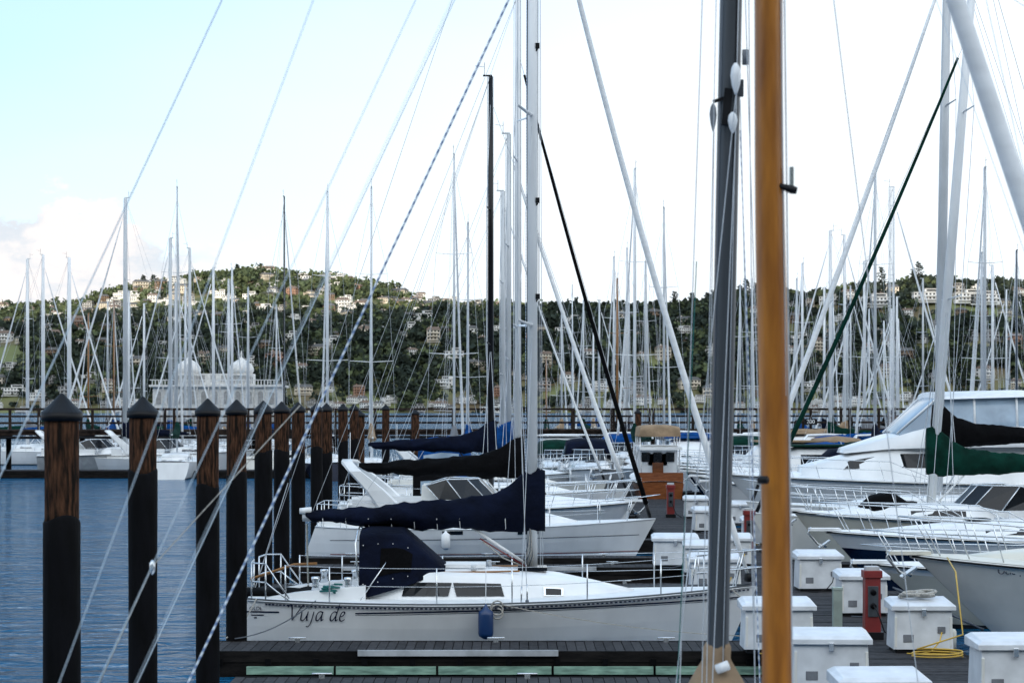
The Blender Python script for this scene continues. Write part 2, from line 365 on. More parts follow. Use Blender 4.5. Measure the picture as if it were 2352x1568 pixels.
        cabin(mb,s4,CLEAR,.05)
        cabin(mb,[(.10*L,.42*B,.38*B,fs+2.82,fs+2.95),(.3*L,.42*B,.38*B,fs+2.88,fs+3.05),(.51*L,.39*B,.35*B,fs+2.8,fs+2.98)],WHITEC,.07)
        for x in(.12*L,.22*L,.32*L,.42*L,.50*L):
            for sd in(-1,1): mb.tube(cabpt(s4,x,0,sd,.02),cabpt(s4,x,1,sd,.02),.04,WHITEC,n=6)
        for sd in(-1,0,1): mb.tube((.60*L,sd*.3*B,fs+1.7),(.50*L,sd*.36*B,fs+2.94),.035,WHITEC,n=6)
        mb.tube((.1*L,0,fs+3.),(.08*L,0,fs+4.3),.02,GEL); mb.box(.1*L,0,fs+3.25,.5,.9,.14,GEL)
    elif style=='pilot':
        s2=[(.25*L,.36*B,.34*B,fs-.02,fs+1.35),(.5*L,.36*B,.33*B,fs-.02,fs+1.35),(.56*L,.33*B,.29*B,fs,fs+1.2),(.64*L,.28*B,.25*B,fs+.1,fs+.5)]
        cabin(mb,s2,deck,.05); cabwin(mb,s2,.29*L,.37*L,.5,.85,GLASS,.02); cabwin(mb,s2,.39*L,.49*L,.5,.85,GLASS,.02)
        for y in(-.2*B,.02*B,): mb.box(.25*L-.02,y+.09*B,fs+.9,.03,.16*B,.5,GLASS)
        mb.box(.59*L,0,fs+.82,.03,.5*B,.4,GLASS,ry=-.5)
        mb.box(.36*L,0,fs+1.45,.42*L,.78*B,.07,canvas or deck)
        for x in(.1*L,):
            for sd in(-1,1): mb.tube((x,sd*.36*B,fs),(x+.3,sd*.36*B,fs+1.45),.02,STEEL)
        if canvas: cabin(mb,[(.02*L,.36*B,.33*B,fs+1.3,fs+1.5),(.14*L,.36*B,.33*B,fs+1.45,fs+1.62),(.26*L,.36*B,.33*B,fs+1.4,fs+1.5)],canvas,.08)
    if rails:
        for zz,r in((.62,.014),(.34,.010)):
            P=[]
            for q in np.linspace(-1,1,25):
                t=1-.5*abs(q); p=h.pz(t,h.sheer(t),1 if q>0 else -1)
                k=min(1,(1-abs(q))*4)
                P.append((p[0]+.22*max(0,1-abs(q)*4),p[1]*.92,p[2]+zz*k+.02))
            mb.path(P,r,STEEL,6)
        for q in(-.85,-.7,-.55,-.4,-.28,-.16,-.06,.06,.16,.28,.4,.55,.7,.85):
            t=1-.5*abs(q); p=h.pz(t,h.sheer(t),1 if q>0 else -1); k=min(1,(1-abs(q))*4)
            mb.tube((p[0]-.18,p[1]*.9,p[2]),(p[0]+.22*max(0,1-abs(q)*4),p[1]*.92,p[2]+.62*k),.011,STEEL,n=6)
    zb=h.sheer(1); mb.box(L+.05,0,zb+.03,.7,.34,.06,deck); mb.path([(L+.35,0,zb+.08),(L+.42,0,zb-.05),(L+.2,0,zb-.3),(L+.0,0,zb-.36)],.025,STEEL,6); mb.box(L+.05,0,zb-.3,.3,.26,.03,STEEL,ry=.6)
    return mb
# ---------------------------------------------------------------- camera
sc=bpy.context.scene
cam=bpy.data.cameras.new('camera'); co=bpy.data.objects.new('camera',cam); sc.collection.objects.link(co); sc.camera=co
co.location=(0,0,EYE); co.rotation_euler=(math.radians(90),0,0)
cam.lens=72; cam.sensor_width=36; cam.shift_y=(V0-784)/2352; cam.clip_end=12000; cam.clip_start=.2
cam.dof.use_dof=True; cam.dof.focus_distance=38; cam.dof.aperture_fstop=4.8
# ---------------------------------------------------------------- light / sky
EL=8.; AZ=200.
sun=bpy.data.lights.new('sun','SUN'); so=bpy.data.objects.new('sun',sun); sc.collection.objects.link(so)
sun.energy=5.; sun.angle=math.radians(.5); sun.color=(1,.90,.74)
sd=Vector((math.sin(math.radians(AZ))*math.cos(math.radians(EL)),math.cos(math.radians(AZ))*math.cos(math.radians(EL)),math.sin(math.radians(EL))))
so.rotation_euler=sd.to_track_quat('Z','Y').to_euler(); so.location=(0,-50,60)
w=bpy.data.worlds.new('World'); sc.world=w; w.use_nodes=True; nt=w.node_tree; n=nt.nodes; l=nt.links; n.clear()
out=n.new('ShaderNodeOutputWorld'); sky=n.new('ShaderNodeTexSky'); sky.sky_type='NISHITA'; sky.sun_disc=False
sky.sun_elevation=math.radians(EL); sky.sun_rotation=math.radians(AZ); sky.altitude=0; sky.dust_density=.4; sky.ozone_density=2.
b1=n.new('ShaderNodeBackground'); b1.inputs[1].default_value=.15; l.new(sky.outputs[0],b1.inputs[0])
b0=n.new('ShaderNodeBackground'); b0.inputs[0].default_value=(.10,.42,.88,1); b0.inputs[1].default_value=.85
ads=n.new('ShaderNodeAddShader'); l.new(b1.outputs[0],ads.inputs[0]); l.new(b0.outputs[0],ads.inputs[1])
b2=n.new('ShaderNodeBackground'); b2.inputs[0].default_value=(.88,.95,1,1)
tc=n.new('ShaderNodeTexCoord'); sp=n.new('ShaderNodeSeparateXYZ'); l.new(tc.outputs['Generated'],sp.inputs[0])
def math_(op,a,b=None,c=None):
    m=n.new('ShaderNodeMath'); m.operation=op
    for i,x in enumerate((a,b,c)):
        if x is None: continue
        if isinstance(x,(int,float)): m.inputs[i].default_value=x
        else: l.new(x,m.inputs[i])
    return m.outputs[0]
def mrange(v,a,b,c,d,smooth=True):
    m=n.new('ShaderNodeMapRange'); m.interpolation_type='SMOOTHSTEP' if smooth else 'LINEAR'; l.new(v,m.inputs['Value'])
    for k,x in zip(('From Min','From Max','To Min','To Max'),(a,b,c,d)): m.inputs[k].default_value=x
    return m.outputs[0]
# sunward haze behind the camera, strengthened as unseen fill for camera-facing hulls and masts
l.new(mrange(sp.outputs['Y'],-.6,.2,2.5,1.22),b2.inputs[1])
q=math_('MULTIPLY_ADD',sp.outputs['X'],-1.25,math_('MULTIPLY',sp.outputs['Z'],2.2))
nz=n.new('ShaderNodeTexNoise'); nz.inputs['Scale'].default_value=3.; nz.inputs['Detail'].default_value=4; mpp=n.new('ShaderNodeMapping'); mpp.inputs['Scale'].default_value=(1,1,3); l.new(tc.outputs['Generated'],mpp.inputs[0]); l.new(mpp.outputs[0],nz.inputs['Vector'])
q=math_('MULTIPLY_ADD',nz.outputs['Fac'],-.3,math_('ADD',q,.15))
fac=mrange(q,.12,.82,1.,.34)
fac=math_('MAXIMUM',fac,mrange(sp.outputs['Y'],-.5,.15,.9,0))  # extra haze out of view behind the camera, part of the added fill
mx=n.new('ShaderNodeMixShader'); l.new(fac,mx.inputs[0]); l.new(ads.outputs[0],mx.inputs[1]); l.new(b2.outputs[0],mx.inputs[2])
nc=n.new('ShaderNodeTexNoise'); nc.inputs['Scale'].default_value=20; nc.inputs['Detail'].default_value=9; nc.inputs['Roughness'].default_value=.6
mc=n.new('ShaderNodeMapping'); mc.inputs['Scale'].default_value=(1,1,1.8); mc.inputs['Location'].default_value=(.3,.1,.2); l.new(tc.outputs['Generated'],mc.inputs[0]); l.new(mc.outputs[0],nc.inputs['Vector'])
edge=math_('MULTIPLY_ADD',sp.outputs['X'],-.20,.054)
d1=math_('SUBTRACT',edge,sp.outputs['Z']); d1=math_('MULTIPLY_ADD',math_('SUBTRACT',nc.outputs['Fac'],.5),.10,d1)
cm=mrange(d1,.0,.007,0,1); cm=math_('MULTIPLY',cm,mrange(sp.outputs['X'],-.18,-.11,1,0)); cm=math_('MULTIPLY',cm,mrange(sp.outputs['Y'],0,.3,0,1))
shade=n.new('ShaderNodeMix'); shade.data_type='RGBA'; shade.inputs['A'].default_value=(.80,.86,.93,1); shade.inputs['B'].default_value=(1.05,1.01,1.0,1)
l.new(mrange(nc.outputs['Fac'],.40,.54,0,1),shade.inputs['Factor'])
b3=n.new('ShaderNodeBackground'); l.new(shade.outputs['Result'],b3.inputs[0]); b3.inputs[1].default_value=1.
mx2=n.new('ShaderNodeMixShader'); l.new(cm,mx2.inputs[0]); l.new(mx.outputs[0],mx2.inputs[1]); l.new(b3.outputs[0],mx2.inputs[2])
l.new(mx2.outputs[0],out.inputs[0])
sc.view_settings.view_transform='Standard'; sc.view_settings.look='None'; sc.view_settings.exposure=0
# ---------------------------------------------------------------- water
mw=bpy.data.materials.new('water'); mw.use_nodes=True; nn=mw.node_tree.nodes; ll=mw.node_tree.links; b=nn['Principled BSDF']
b.inputs['Base Color'].default_value=(.003,.075,.165,1); b.inputs['Roughness'].default_value=.10; b.inputs['IOR'].default_value=1.33
b.inputs['Specular IOR Level'].default_value=.27; b.inputs['Specular Tint'].default_value=(.6,.82,1,1)
tc2=nn.new('ShaderNodeTexCoord'); m1=nn.new('ShaderNodeMapping'); m1.inputs['Scale'].default_value=(.5,1.0,1); m1.inputs['Rotation'].default_value=(0,0,.25); ll.new(tc2.outputs['Object'],m1.inputs[0])
n1=nn.new('ShaderNodeTexNoise'); n1.inputs['Scale'].default_value=1.9; n1.inputs['Detail'].default_value=4; n1.inputs['Distortion'].default_value=.8; ll.new(m1.outputs[0],n1.inputs['Vector'])
n2=nn.new('ShaderNodeTexNoise'); n2.inputs['Scale'].default_value=.35; n2.inputs['Detail'].default_value=2; ll.new(m1.outputs[0],n2.inputs['Vector'])
ma=nn.new('ShaderNodeMath'); ma.operation='MULTIPLY_ADD'; ma.inputs[1].default_value=1.6; ll.new(n2.outputs['Fac'],ma.inputs[0]); ll.new(n1.outputs['Fac'],ma.inputs[2])
bp=nn.new('ShaderNodeBump'); bp.inputs['Strength'].default_value=1.; bp.inputs['Distance'].default_value=.6; ll.new(ma.outputs[0],bp.inputs['Height']); ll.new(bp.outputs[0],b.inputs['Normal'])
mb=MB(); mb.add([(-6000,-900,0),(6000,-900,0),(6000,9000,0),(-6000,9000,0)],[(0,1,2,3)],mw); mb.build('water')
# ---------------------------------------------------------------- terrain
NEAR=[(-2000,800),(0,770),(230,752),(500,765),(700,765),(900,752),(1100,742),(1230,722),(1350,715),(1500,718),(1560,728),(1650,712),(1720,700),(1850,712),(1950,690),(2050,682),(2150,670),(2300,668),(2352,670),(4000,700)]
FAR=[(-2000,800),(0,716),(100,718),(200,708),(235,690),(320,668),(450,652),(550,640),(600,632),(700,648),(780,645),(850,662),(950,688),(1050,706),(1150,720),(1230,728),(1400,745),(2352,760),(4000,800)]
nx_,ny_=zip(*NEAR); fx_,fy_=zip(*FAR)
def Hh(X,d):
    px=U0+F*X/d
    zn=EYE+(V0-np.interp(px,nx_,ny_))*1750/F; zf=EYE+(V0-np.interp(px,fx_,fy_))*2200/F
    if d<1500: z=-3
    elif d<1750: q=(d-1500)/250; z=-1+zn*(.55*q+.45*math.sin(q*math.pi/2))
    elif d<2200: q=(d-1750)/450; z=lerp(zn,zf,q*q*(3-2*q)*.5+q*.5)
    else: q=min(1,(d-2200)/700); z=zf*(1-q*q)
    k=min(1,max(0,(d-1500)/120))
    return z+k*(9*noise.noise(Vector((X/130,d/130,3)))+4*noise.noise(Vector((X/40,d/40,8))))*(1 if d<2150 else .4)
TERR=mat('hillside_ground',(.14,.155,.055),.95,scale=.012,col2=(.125,.095,.05),contrast=(.4,.6))
A=np.linspace(-.5,.5,260); D=list(np.linspace(1480,2300,70))+list(np.linspace(2330,2950,12))
vs=[(a*d,d,Hh(a*d,d)) for d in D for a in A]; nA=len(A)
fs=[(i*nA+j,i*nA+j+1,(i+1)*nA+j+1,(i+1)*nA+j) for i in range(len(D)-1) for j in range(nA-1)]
mb=MB(); mb.add(vs,fs,TERR,True); mb.build('hillside_terrain')
xs=np.linspace(-5000,4000,120)
R=[[],[],[],[]]
for x in xs:
    t=518+26*noise.noise(Vector((x/400,0,5)))+10*noise.noise(Vector((x/120,0,7)))
    R[0].append((x,-420,-1));R[1].append((x,-700,t*.45));R[2].append((x,-1000,t));R[3].append((x,-1700,-1))
mb=MB(); mb.loft(R,mat('ridge_ground',(.08,.09,.05),.95,scale=.02),closed=False,cap=False); mb.build('ridge_hill')
# ---------------------------------------------------------------- houses
HW=[mat('house_white',(.78,.76,.73),.7),mat('house_cream',(.62,.55,.45),.7),mat('house_grey',(.38,.37,.36),.7),mat('house_brown',(.22,.15,.10),.8),mat('house_terracotta',(.38,.22,.15),.8)]
RF=[mat('roof_dark',(.10,.095,.09),.9),mat('roof_brown',(.16,.11,.08),.9),mat('roof_light',(.38,.37,.35),.9)]
HM=[]
def housemesh(k,wm,rm,w,dp,h,flat):
    mb=MB(); mb.box(0,0,h/2-1,w,dp,h+2,wm)
    if flat:
        mb.box(0,0,h+.2,w+1,dp+1,.4,rm); mb.box(w*.15,dp*.1,h+1.5,w*.5,dp*.7,2.6,wm); mb.box(w*.15,dp*.1,h+2.95,w*.5+.8,dp*.7+.8,.3,rm)
        mb.box(w*.15,-dp*.25-.03,h+1.6,w*.4,.1,1.2,GLASS)
    else:
        e=.7; mb.add([(-w/2-e,-dp/2-e,h),(w/2+e,-dp/2-e,h),(w/2+e,dp/2+e,h),(-w/2-e,dp/2+e,h),(-w/2-e+2,0,h+2.6),(w/2+e-2,0,h+2.6)],[(0,1,5,4),(2,3,4,5),(1,2,5),(3,0,4),(0,3,2,1)],rm)
        mb.box(-w*.2,0,h+2.2,1,1,2.5,wm)
    fl=int(h//2.8)
    for f in range(fl):
        z=1.6+f*2.9
        nw=int(w//2.6)
        for i in range(nw):
            mb.box(-w/2+(i+.5)*w/nw,-dp/2-.03,z,w/nw*.52,.1,1.3,GLASS)
        for i in range(2): mb.box(w/2+.03,-dp/4+i*dp/2,z,.1,1.6,1.4,GLASS); mb.box(-w/2-.03,-dp/4+i*dp/2,z,.1,1.6,1.4,GLASS)
        mb.box(0,-dp/2-1,z-1.5,w*.8,2,.2,wm); mb.box(0,-dp/2-1.95,z-.6,w*.8,.08,.1,wm)
    ob=mb.build('tmp'); me=ob.data; bpy.data.objects.remove(ob); return me
for k,(a,b_,w_,d_,h_,fl) in enumerate([(0,2,15,9,5.8,1),(0,1,12,9,5.8,0),(1,0,17,9,5.8,0),(2,0,13,9,5.8,1),(3,0,12,8,5.8,0),(4,1,13,9,8.6,0),(0,2,22,9,5.8,1),(1,1,11,9,8.6,0),(0,0,10,8,3.2,0)]):
    HM.append(housemesh(k,HW[a],RF[b_],w_,d_,h_,fl))
hp=[]
def addhouse(X,d,k=None,s=1.,rz=None,dz=1.):
    me=random.choice(HM[:5]*2+HM) if k is None else HM[k]
    o=bpy.data.objects.new('house',me); o.location=(X,d,Hh(X,d)+dz); o.rotation_euler=(0,0,random.uniform(-.7,.7) if rz is None else rz); o.scale=(s,s,s)
    sc.collection.objects.link(o); hp.append((X,d))
tries=0
while len(hp)<400 and tries<26000:
    tries+=1; d=random.uniform(1530,2190); a=random.uniform(-.27,.27); X=a*d; px=U0+F*a
    p=.35
    if px<1230 and d>1880: p=1.
    if px>1230 and d>1750: continue
    if px>1230: p=.5
    if d<1700: p*=.6
    if random.random()>p: continue
    if any(abs(X-h[0])<15 and abs(d-h[1])<24 for h in hp): continue
    addhouse(X,d,s=random.uniform(.6,1.0))
for i in range(100):
    X=random.uniform(-.27,.27)*1505; addhouse(X,1500+random.uniform(0,22),s=random.uniform(.4,.75),dz=1.2,k=random.choice([0,1,1,3,6,8,8]))
for u,v,s in((590,622,1.1),(615,655,1.3),(690,632,1.),(750,628,1.),(800,640,.9),(615,628,1.)):
    addhouse(ax(u,2150),2150,k=random.choice([0,6,1]),s=s,rz=.1,dz=2)
for u in(2130,2225,2260,2010): addhouse(ax(u,1700),1700,k=6,s=1.1,rz=0,dz=4)
# ---------------------------------------------------------------- trees
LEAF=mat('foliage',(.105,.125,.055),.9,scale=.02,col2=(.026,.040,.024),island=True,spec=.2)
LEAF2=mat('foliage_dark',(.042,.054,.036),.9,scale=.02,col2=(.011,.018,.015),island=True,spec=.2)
def leafcloud(trees,per,size):
    V=[]
    for (x,y,z,r,hh) in trees:
        nb=6
        cen=np.random.normal(size=(nb,3))*np.array([r*.45,r*.45,hh*.16])+np.array([0,0,hh*.55])
        c=cen[np.random.randint(0,nb,per)]+np.random.normal(size=(per,3))*np.array([r*.25,r*.25,hh*.10])
        c[:,2]=np.maximum(c[:,2],hh*.06)
        a=np.random.normal(size=(per,3)); a/=np.linalg.norm(a,axis=1)[:,None]
        b=np.random.normal(size=(per,3)); b-=a*(a*b).sum(1)[:,None]; b/=np.linalg.norm(b,axis=1)[:,None]
        s=(size*r*np.random.uniform(.6,1.3,per))[:,None]
        c=c+np.array([x,y,z])
        V.append(np.stack([c-a*s-b*s*.7,c+a*s-b*s*.6,c+a*s*.8+b*s*.7,c-a*s*.7+b*s*.8],axis=1).reshape(-1,3))
    return np.concatenate(V)
def quadmesh(name,V,m,extra=None):
    nq=len(V)//4; me=bpy.data.meshes.new(name)
    me.vertices.add(len(V)); me.vertices.foreach_set('co',V.astype(np.float32).ravel())
    me.loops.add(len(V)); me.loops.foreach_set('vertex_index',np.arange(len(V),dtype=np.int32))
    me.polygons.add(nq); me.polygons.foreach_set('loop_start',np.arange(0,len(V),4,dtype=np.int32)); me.polygons.foreach_set('loop_total',np.full(nq,4,dtype=np.int32))
    me.update(calc_edges=True); me.materials.append(m)
    o=bpy.data.objects.new(name,me); sc.collection.objects.link(o); return o
tl=[];td=[];hA=np.array(hp)
c=0
while len(tl)+len(td)<8200 and c<60000:
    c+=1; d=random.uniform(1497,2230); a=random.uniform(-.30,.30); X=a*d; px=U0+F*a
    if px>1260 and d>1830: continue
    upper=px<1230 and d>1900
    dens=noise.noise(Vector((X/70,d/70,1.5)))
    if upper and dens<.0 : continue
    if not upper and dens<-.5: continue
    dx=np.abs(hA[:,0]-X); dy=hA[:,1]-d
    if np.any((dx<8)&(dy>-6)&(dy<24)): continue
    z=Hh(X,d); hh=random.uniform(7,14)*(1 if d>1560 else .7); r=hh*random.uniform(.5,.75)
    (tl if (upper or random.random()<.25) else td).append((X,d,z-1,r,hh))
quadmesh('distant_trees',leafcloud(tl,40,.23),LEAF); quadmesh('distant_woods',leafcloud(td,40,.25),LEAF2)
def pine(u,v,d,hh):
    X=ax(u,d); z=Hh(X,d); mb=MB(TR(X,d,0,z)); top=az(v,d)-z; hh=top
    mb.tube((0,0,-1),(0,0,hh*.97),.45,PIERW,.08,6)
    for i in range(26):
        q=.3+.68*i/26; zz=hh*q; r=(1-q)*hh*.42*random.uniform(.6,1.2)+.8; an=i*2.4
        e=(math.cos(an)*r,math.sin(an)*r,zz+r*.12); mb.tube((0,0,zz),e,.12,PIERW,.03,4)
        for k in range(16):
            f=random.uniform(.3,1.1); cx,cy,cz=e[0]*f+random.gauss(0,.4),e[1]*f+random.gauss(0,.4),lerp(zz,e[2],f)+random.gauss(0,.35); s=random.uniform(.35,.8)
            n_=[Vector((random.gauss(0,1),random.gauss(0,1),random.gauss(0,.5)))*s for _ in range(2)]
            C=Vector((cx,cy,cz)); mb.add([C-n_[0],C+n_[1],C+n_[0],C-n_[1]],[(0,1,2,3)],LEAF2)
    mb.build('pine_tree')
for u,v in((2025,612),(2110,600),(2098,618),(1550,668),(1590,672),(1715,640),(1700,655),(1625,672),(1738,650),(2290,640),(330,632),(352,630),(545,606),(600,604),(480,628),(1960,650)):
    pine(u,v,1745 if u>1230 else 2190,18)
# ---------------------------------------------------------------- piles
def pile(u,d,topv=None,brown=.9,r=.165,name='dock_pile',cap=True,wrap=True,ht=4.33):
    X=ax(u,d); mb=MB(TR(X,d))
    seg=24; zb=ht-.26-brown
    if wrap:
        mb.loft([[(rr_*(1+.03*noise.noise(Vector((math.cos(t)*2+u,math.sin(t)*2,z*.8))))*math.cos(t),rr_*(1+.03*noise.noise(Vector((math.cos(t)*2+u,math.sin(t)*2,z*.8))))*math.sin(t),z+(.03*math.sin(t*2+u) if z>zb-.03 else 0)) for t in [2*math.pi*k/seg for k in range(seg)]] for rr_,z in [(r*1.03,z_) for z_ in np.linspace(-1.2,zb-.02,14)]+[(r*.97,zb+.005)]],PILEB)
    R=[]
    for z in (np.linspace(zb-.06 if wrap else -1.2,ht-.22,12)):
        R.append([(r*.96*(1+.07*noise.noise(Vector((math.cos(t)*3,math.sin(t)*3,z*.6+u))))*math.cos(t),r*.96*(1+.07*noise.noise(Vector((math.cos(t)*3,math.sin(t)*3,z*.6+u))))*math.sin(t),z) for t in [2*math.pi*k/seg for k in range(seg)]])
    mb.loft(R,PILEW)
    if cap:
        mb.lathe([(r*1.02,ht-.255),(r*1.13,ht-.25),(r*1.14,ht-.175)],0,0,BLKP,24); mb.lathe([(r*1.14,ht-.175),(r*.60,ht-.092),(r*.13,ht-.012),(.003,ht)],0,0,BLKP,24,smooth=False)
    return mb.build(name)
for u,d,bw in((142,18.7,.88),(328,24,.62),(477,29.6,1.0),(543.5,33.45,.95),(605,38.8,.7),(647,44.2,.8),(685,49.5,.95),(727,58,1.),(750,60,1.2),(788,68,1.),(813,73,1.),(886,88,1.4)):
    pile(u,d,brown=bw)
for u,d in((826,78),(954,100),(2050,118),(1465,112),(2300,125)): pile(u,d,brown=2.,r=.2,ht=4.1)
# ---------------------------------------------------------------- docks
def dock(name,x0,x1,y0,y1,along='x',zt=.4,bump=None,algae=False):
    mb=MB(TR((x0+x1)/2,(y0+y1)/2)); W=x1-x0;Hn=y1-y0
    mb.box(0,0,zt-.25,W-.04,Hn-.04,.36,DOCKD); mb.box(0,0,-.02,W-.2,Hn-.2,.5,DOCKD)
    pw=.15; L_=W if along=='x' else Hn
    n_=int(L_/pw)
    for i in range(n_):
        c=-L_/2+(i+.5)*L_/n_; g=random.uniform(-.004,.004)
        if along=='x': mb.box(c,0,zt-.02+g,L_/n_-.012,Hn-.14,.04,DOCKW)
        else: mb.box(0,c,zt-.02+g,W-.14,L_/n_-.012,.04,DOCKW)
    for s_ in(-1,1):
        if along=='x': mb.box(0,s_*(Hn/2-.035),zt-.08,W,.07,.17,DOCKD); 
        else: mb.box(s_*(W/2-.035),0,zt-.08,.07,Hn,.17,DOCKD)
    if algae:
        k=-W/2+.7
        while k<W/2-.6:
            seg=random.uniform(1.3,2.6); seg=min(seg,W/2-.3-k); mb.box(k+seg/2,-Hn/2+.0,.11,seg-.04,.12,.12,ALGAE); k+=seg
        k=-W/2+.3
        while k<W/2: mb.box(k,-Hn/2+.0,.24,.09,.06,.1,PILEB); k+=.75
    if bump: mb.box((bump[0]+bump[1])/2-(x0+x1)/2,-Hn/2-.03,zt-.02,bump[1]-bump[0],.07,.09,WHITEP)
    for q in(-.35,.0,.3):
        cx,cy=(q*W,Hn/2-.2) if along=='x' else(W/2-.2,q*Hn)
        mb.tube((cx-.14,cy,zt+.07),(cx+.14,cy,zt+.07),.016,STEEL,n=6); mb.box(cx,cy,zt+.035,.08,.04,.07,STEEL)
    return mb.build(name)
dock('floating_walkway',4.35,6.95,8,104,'y',.42)
dock('dock_finger',-4.85,4.33,31.9,33.35,'x',.4,(-2.4,.72),True)
dock('dock_finger',-3.9,4.33,27.3,28.9,'x',.4)
for d in(43.2,48.6): dock('dock_finger',-5.2,4.33,d,d+1.1,'x',.4,(-4,2) if d>45 else None)
for d in(52.,59,65,72,80,88): dock('dock_finger',-5.6,4.33,d-.4,d+.4,'x',.4)
for d in(42.,50,57.5,64,73,82,92): dock('dock_finger',6.97,17,d-.45,d+.45,'x',.4)
dock('floating_dock',-34,-11.5,121,123.5,'x',.45)
dock('floating_dock',4,34,104.1,106,'x',.45)
# ---------------------------------------------------------------- near sloop
XS=-4.85; DV=35.2
mb=MB(TR(XS,DV,0)); L=9.05; h=Hull(L,2.95,.98,1.12,.72,.7,.42,.4)
h.mesh(mb,GEL,DECK,stripe=NAVYH)
h.rail(mb,0,.99,.03,.022,GMAST,1.,30); h.rail(mb,0,.99,.012,.016,ALU,1.0,30,out=.012)
for i in range(110):
    x=.5+i*.077; p=h.pz(x/L,h.sheer(x/L),-1); mb.box(p[0],p[1]-.012,p[2]-.03,.04,.04,.02,INK)
h.ribbon(mb,.42,.98,.80,.80,.024,INK); h.ribbon(mb,2.26,8.75,.80,.955,.024,INK,n=40); h.ribbon(mb,2.26,8.75,.765,.925,.008,INK,n=40)
def stroke(pts,ox,oz,sc_,nib=(.06,.08),side=-1,shear=.24,lay=0.):
    P=[]
    for i in range(len(pts)-1):
        p0=pts[max(i-1,0)];p1=pts[i];p2=pts[i+1];p3=pts[min(i+2,len(pts)-1)]
        for k in range(6):
            t=k/6
            P.append(tuple(.5*((2*p1[j])+(-p0[j]+p2[j])*t+(2*p0[j]-5*p1[j]+4*p2[j]-p3[j])*t*t+(-p0[j]+3*p1[j]-3*p2[j]+p3[j])*t**3) for j in(0,1)))
    P.append(pts[-1]); vs=[]
    for i,(x,z) in enumerate(P):
        k=min(1,.45+i*.18,.4+(len(P)-1-i)*.18)
        for s_ in(-1,1):
            xx=x+s_*nib[0]*k; zz=z+s_*nib[1]*k*.5
            vs.append(h.find(ox+(xx+shear*zz)*sc_,oz+zz*sc_,side,.016+lay))
    n_=len(P)
    fs=[(2*i,2*i+2,2*i+3,2*i+1) for i in range(n_-1)]
    mb.add(vs,fs,INK)
    vs2=[]
    for i,(x,z) in enumerate(P):
        a=P[max(i-1,0)];b=P[min(i+1,n_-1)]; dx,dz_=b[0]-a[0],b[1]-a[1]; ln=math.hypot(dx,dz_) or 1
        for s_ in(-1,1):
            xx=x-s_*dz_/ln*.05; zz=z+s_*dx/ln*.05
            vs2.append(h.find(ox+(xx+shear*zz)*sc_,oz+zz*sc_,side,.019+lay))
    mb.add(vs2,fs,INK)
VJ=[[(-.42,1.36),(-.26,1.6),(-.08,1.55),(.06,1.1),(.18,.5),(.28,0.02)],[(.28,0.02),(.55,.55),(.82,1.1),(1.02,1.55),(1.2,1.68)],
[(1.14,.95),(1.13,.5),(1.18,.1),(1.38,.0),(1.58,.2),(1.72,.6),(1.78,.95)],[(1.78,.95),(1.75,.45),(1.80,.04),(1.94,.10)],
[(2.36,.95),(2.33,.4),(2.26,-.25),(2.08,-.62),(1.86,-.58)],[(2.40,1.26),(2.46,1.36)],
[(3.25,.86),(3.04,.97),(2.80,.80),(2.70,.42),(2.78,.06),(2.98,.06),(3.18,.42),(3.30,.95)],[(3.30,.95),(3.25,.45),(3.30,.04),(3.48,.16)],
[(4.72,.86),(4.51,.97),(4.27,.80),(4.17,.42),(4.25,.06),(4.45,.06),(4.65,.42),(4.76,.9)],[(4.84,1.82),(4.79,1.2),(4.72,.45),(4.77,.04),(4.95,.16)],
[(5.14,.46),(5.36,.52),(5.54,.76),(5.44,.97),(5.26,.88),(5.14,.5),(5.20,.1),(5.42,.0),(5.68,.2)]]
for i,s_ in enumerate(VJ): stroke(s_,1.15,.668,.163,lay=.0007*i)
def text(txt,size,loc,rot,m,name,parent=None,shear=0):
    cu=bpy.data.curves.new(name,'FONT'); cu.body=txt; cu.size=size; cu.extrude=.002; cu.shear=shear; cu.align_x='CENTER'; cu.align_y='CENTER'
    o=bpy.data.objects.new(name,cu); o.location=loc; o.rotation_euler=rot; cu.materials.append(m); sc.collection.objects.link(o)
    if parent: o.parent=parent; o.matrix_parent_inverse=Matrix.Translation(parent.location).inverted()
    return o
h.ribbon(mb,.50,.72,.745,.745,.018,INK,n=6); h.ribbon(mb,.55,.60,.70,.70,.02,INK,n=3)
dz=lambda x:h.sheer(x/L)
st=[(2.35,.80,.72,dz(2.35)-.02,1.40),(3.4,.92,.78,dz(3.4)-.02,1.44),(4.6,.92,.76,dz(4.6)-.02,1.41),(5.6,.80,.62,dz(5.6)-.02,1.33),(6.3,.60,.44,dz(6.3)-.02,1.19),(6.95,.40,.3,dz(6.95)-.02,1.04)]
cabin(mb,st,GEL,.04)
cabwin(mb,st,3.0,3.78,.30,.78,GLASS,.012,.06); cabwin(mb,st,3.92,4.72,.30,.78,GLASS,.012,-.06)
cabwin(mb,st,5.38,5.72,.30,.72,STEEL,.010); cabwin(mb,st,5.42,5.68,.36,.66,GLASS,.016)
h.rail(mb,.33,.55,.5,.016,WOODL,.42,6)
mb.box(5.2,0,1.44,.5,.5,.06,GLASS); mb.box(3.95,.0,1.50,.9,.7,.06,GEL)
mb.tube((4.2,-.5,1.44),(4.2,-.5,1.54),.05,ALU,.04); mb.tube((4.45,.4,1.44),(4.45,.4,1.55),.05,ALU,.04)
mb.box(1.45,0,dz(1.4)+.03,1.8,1.2,.05,BLKP)  # dark panel imitates the shade of a cockpit well that is not cut
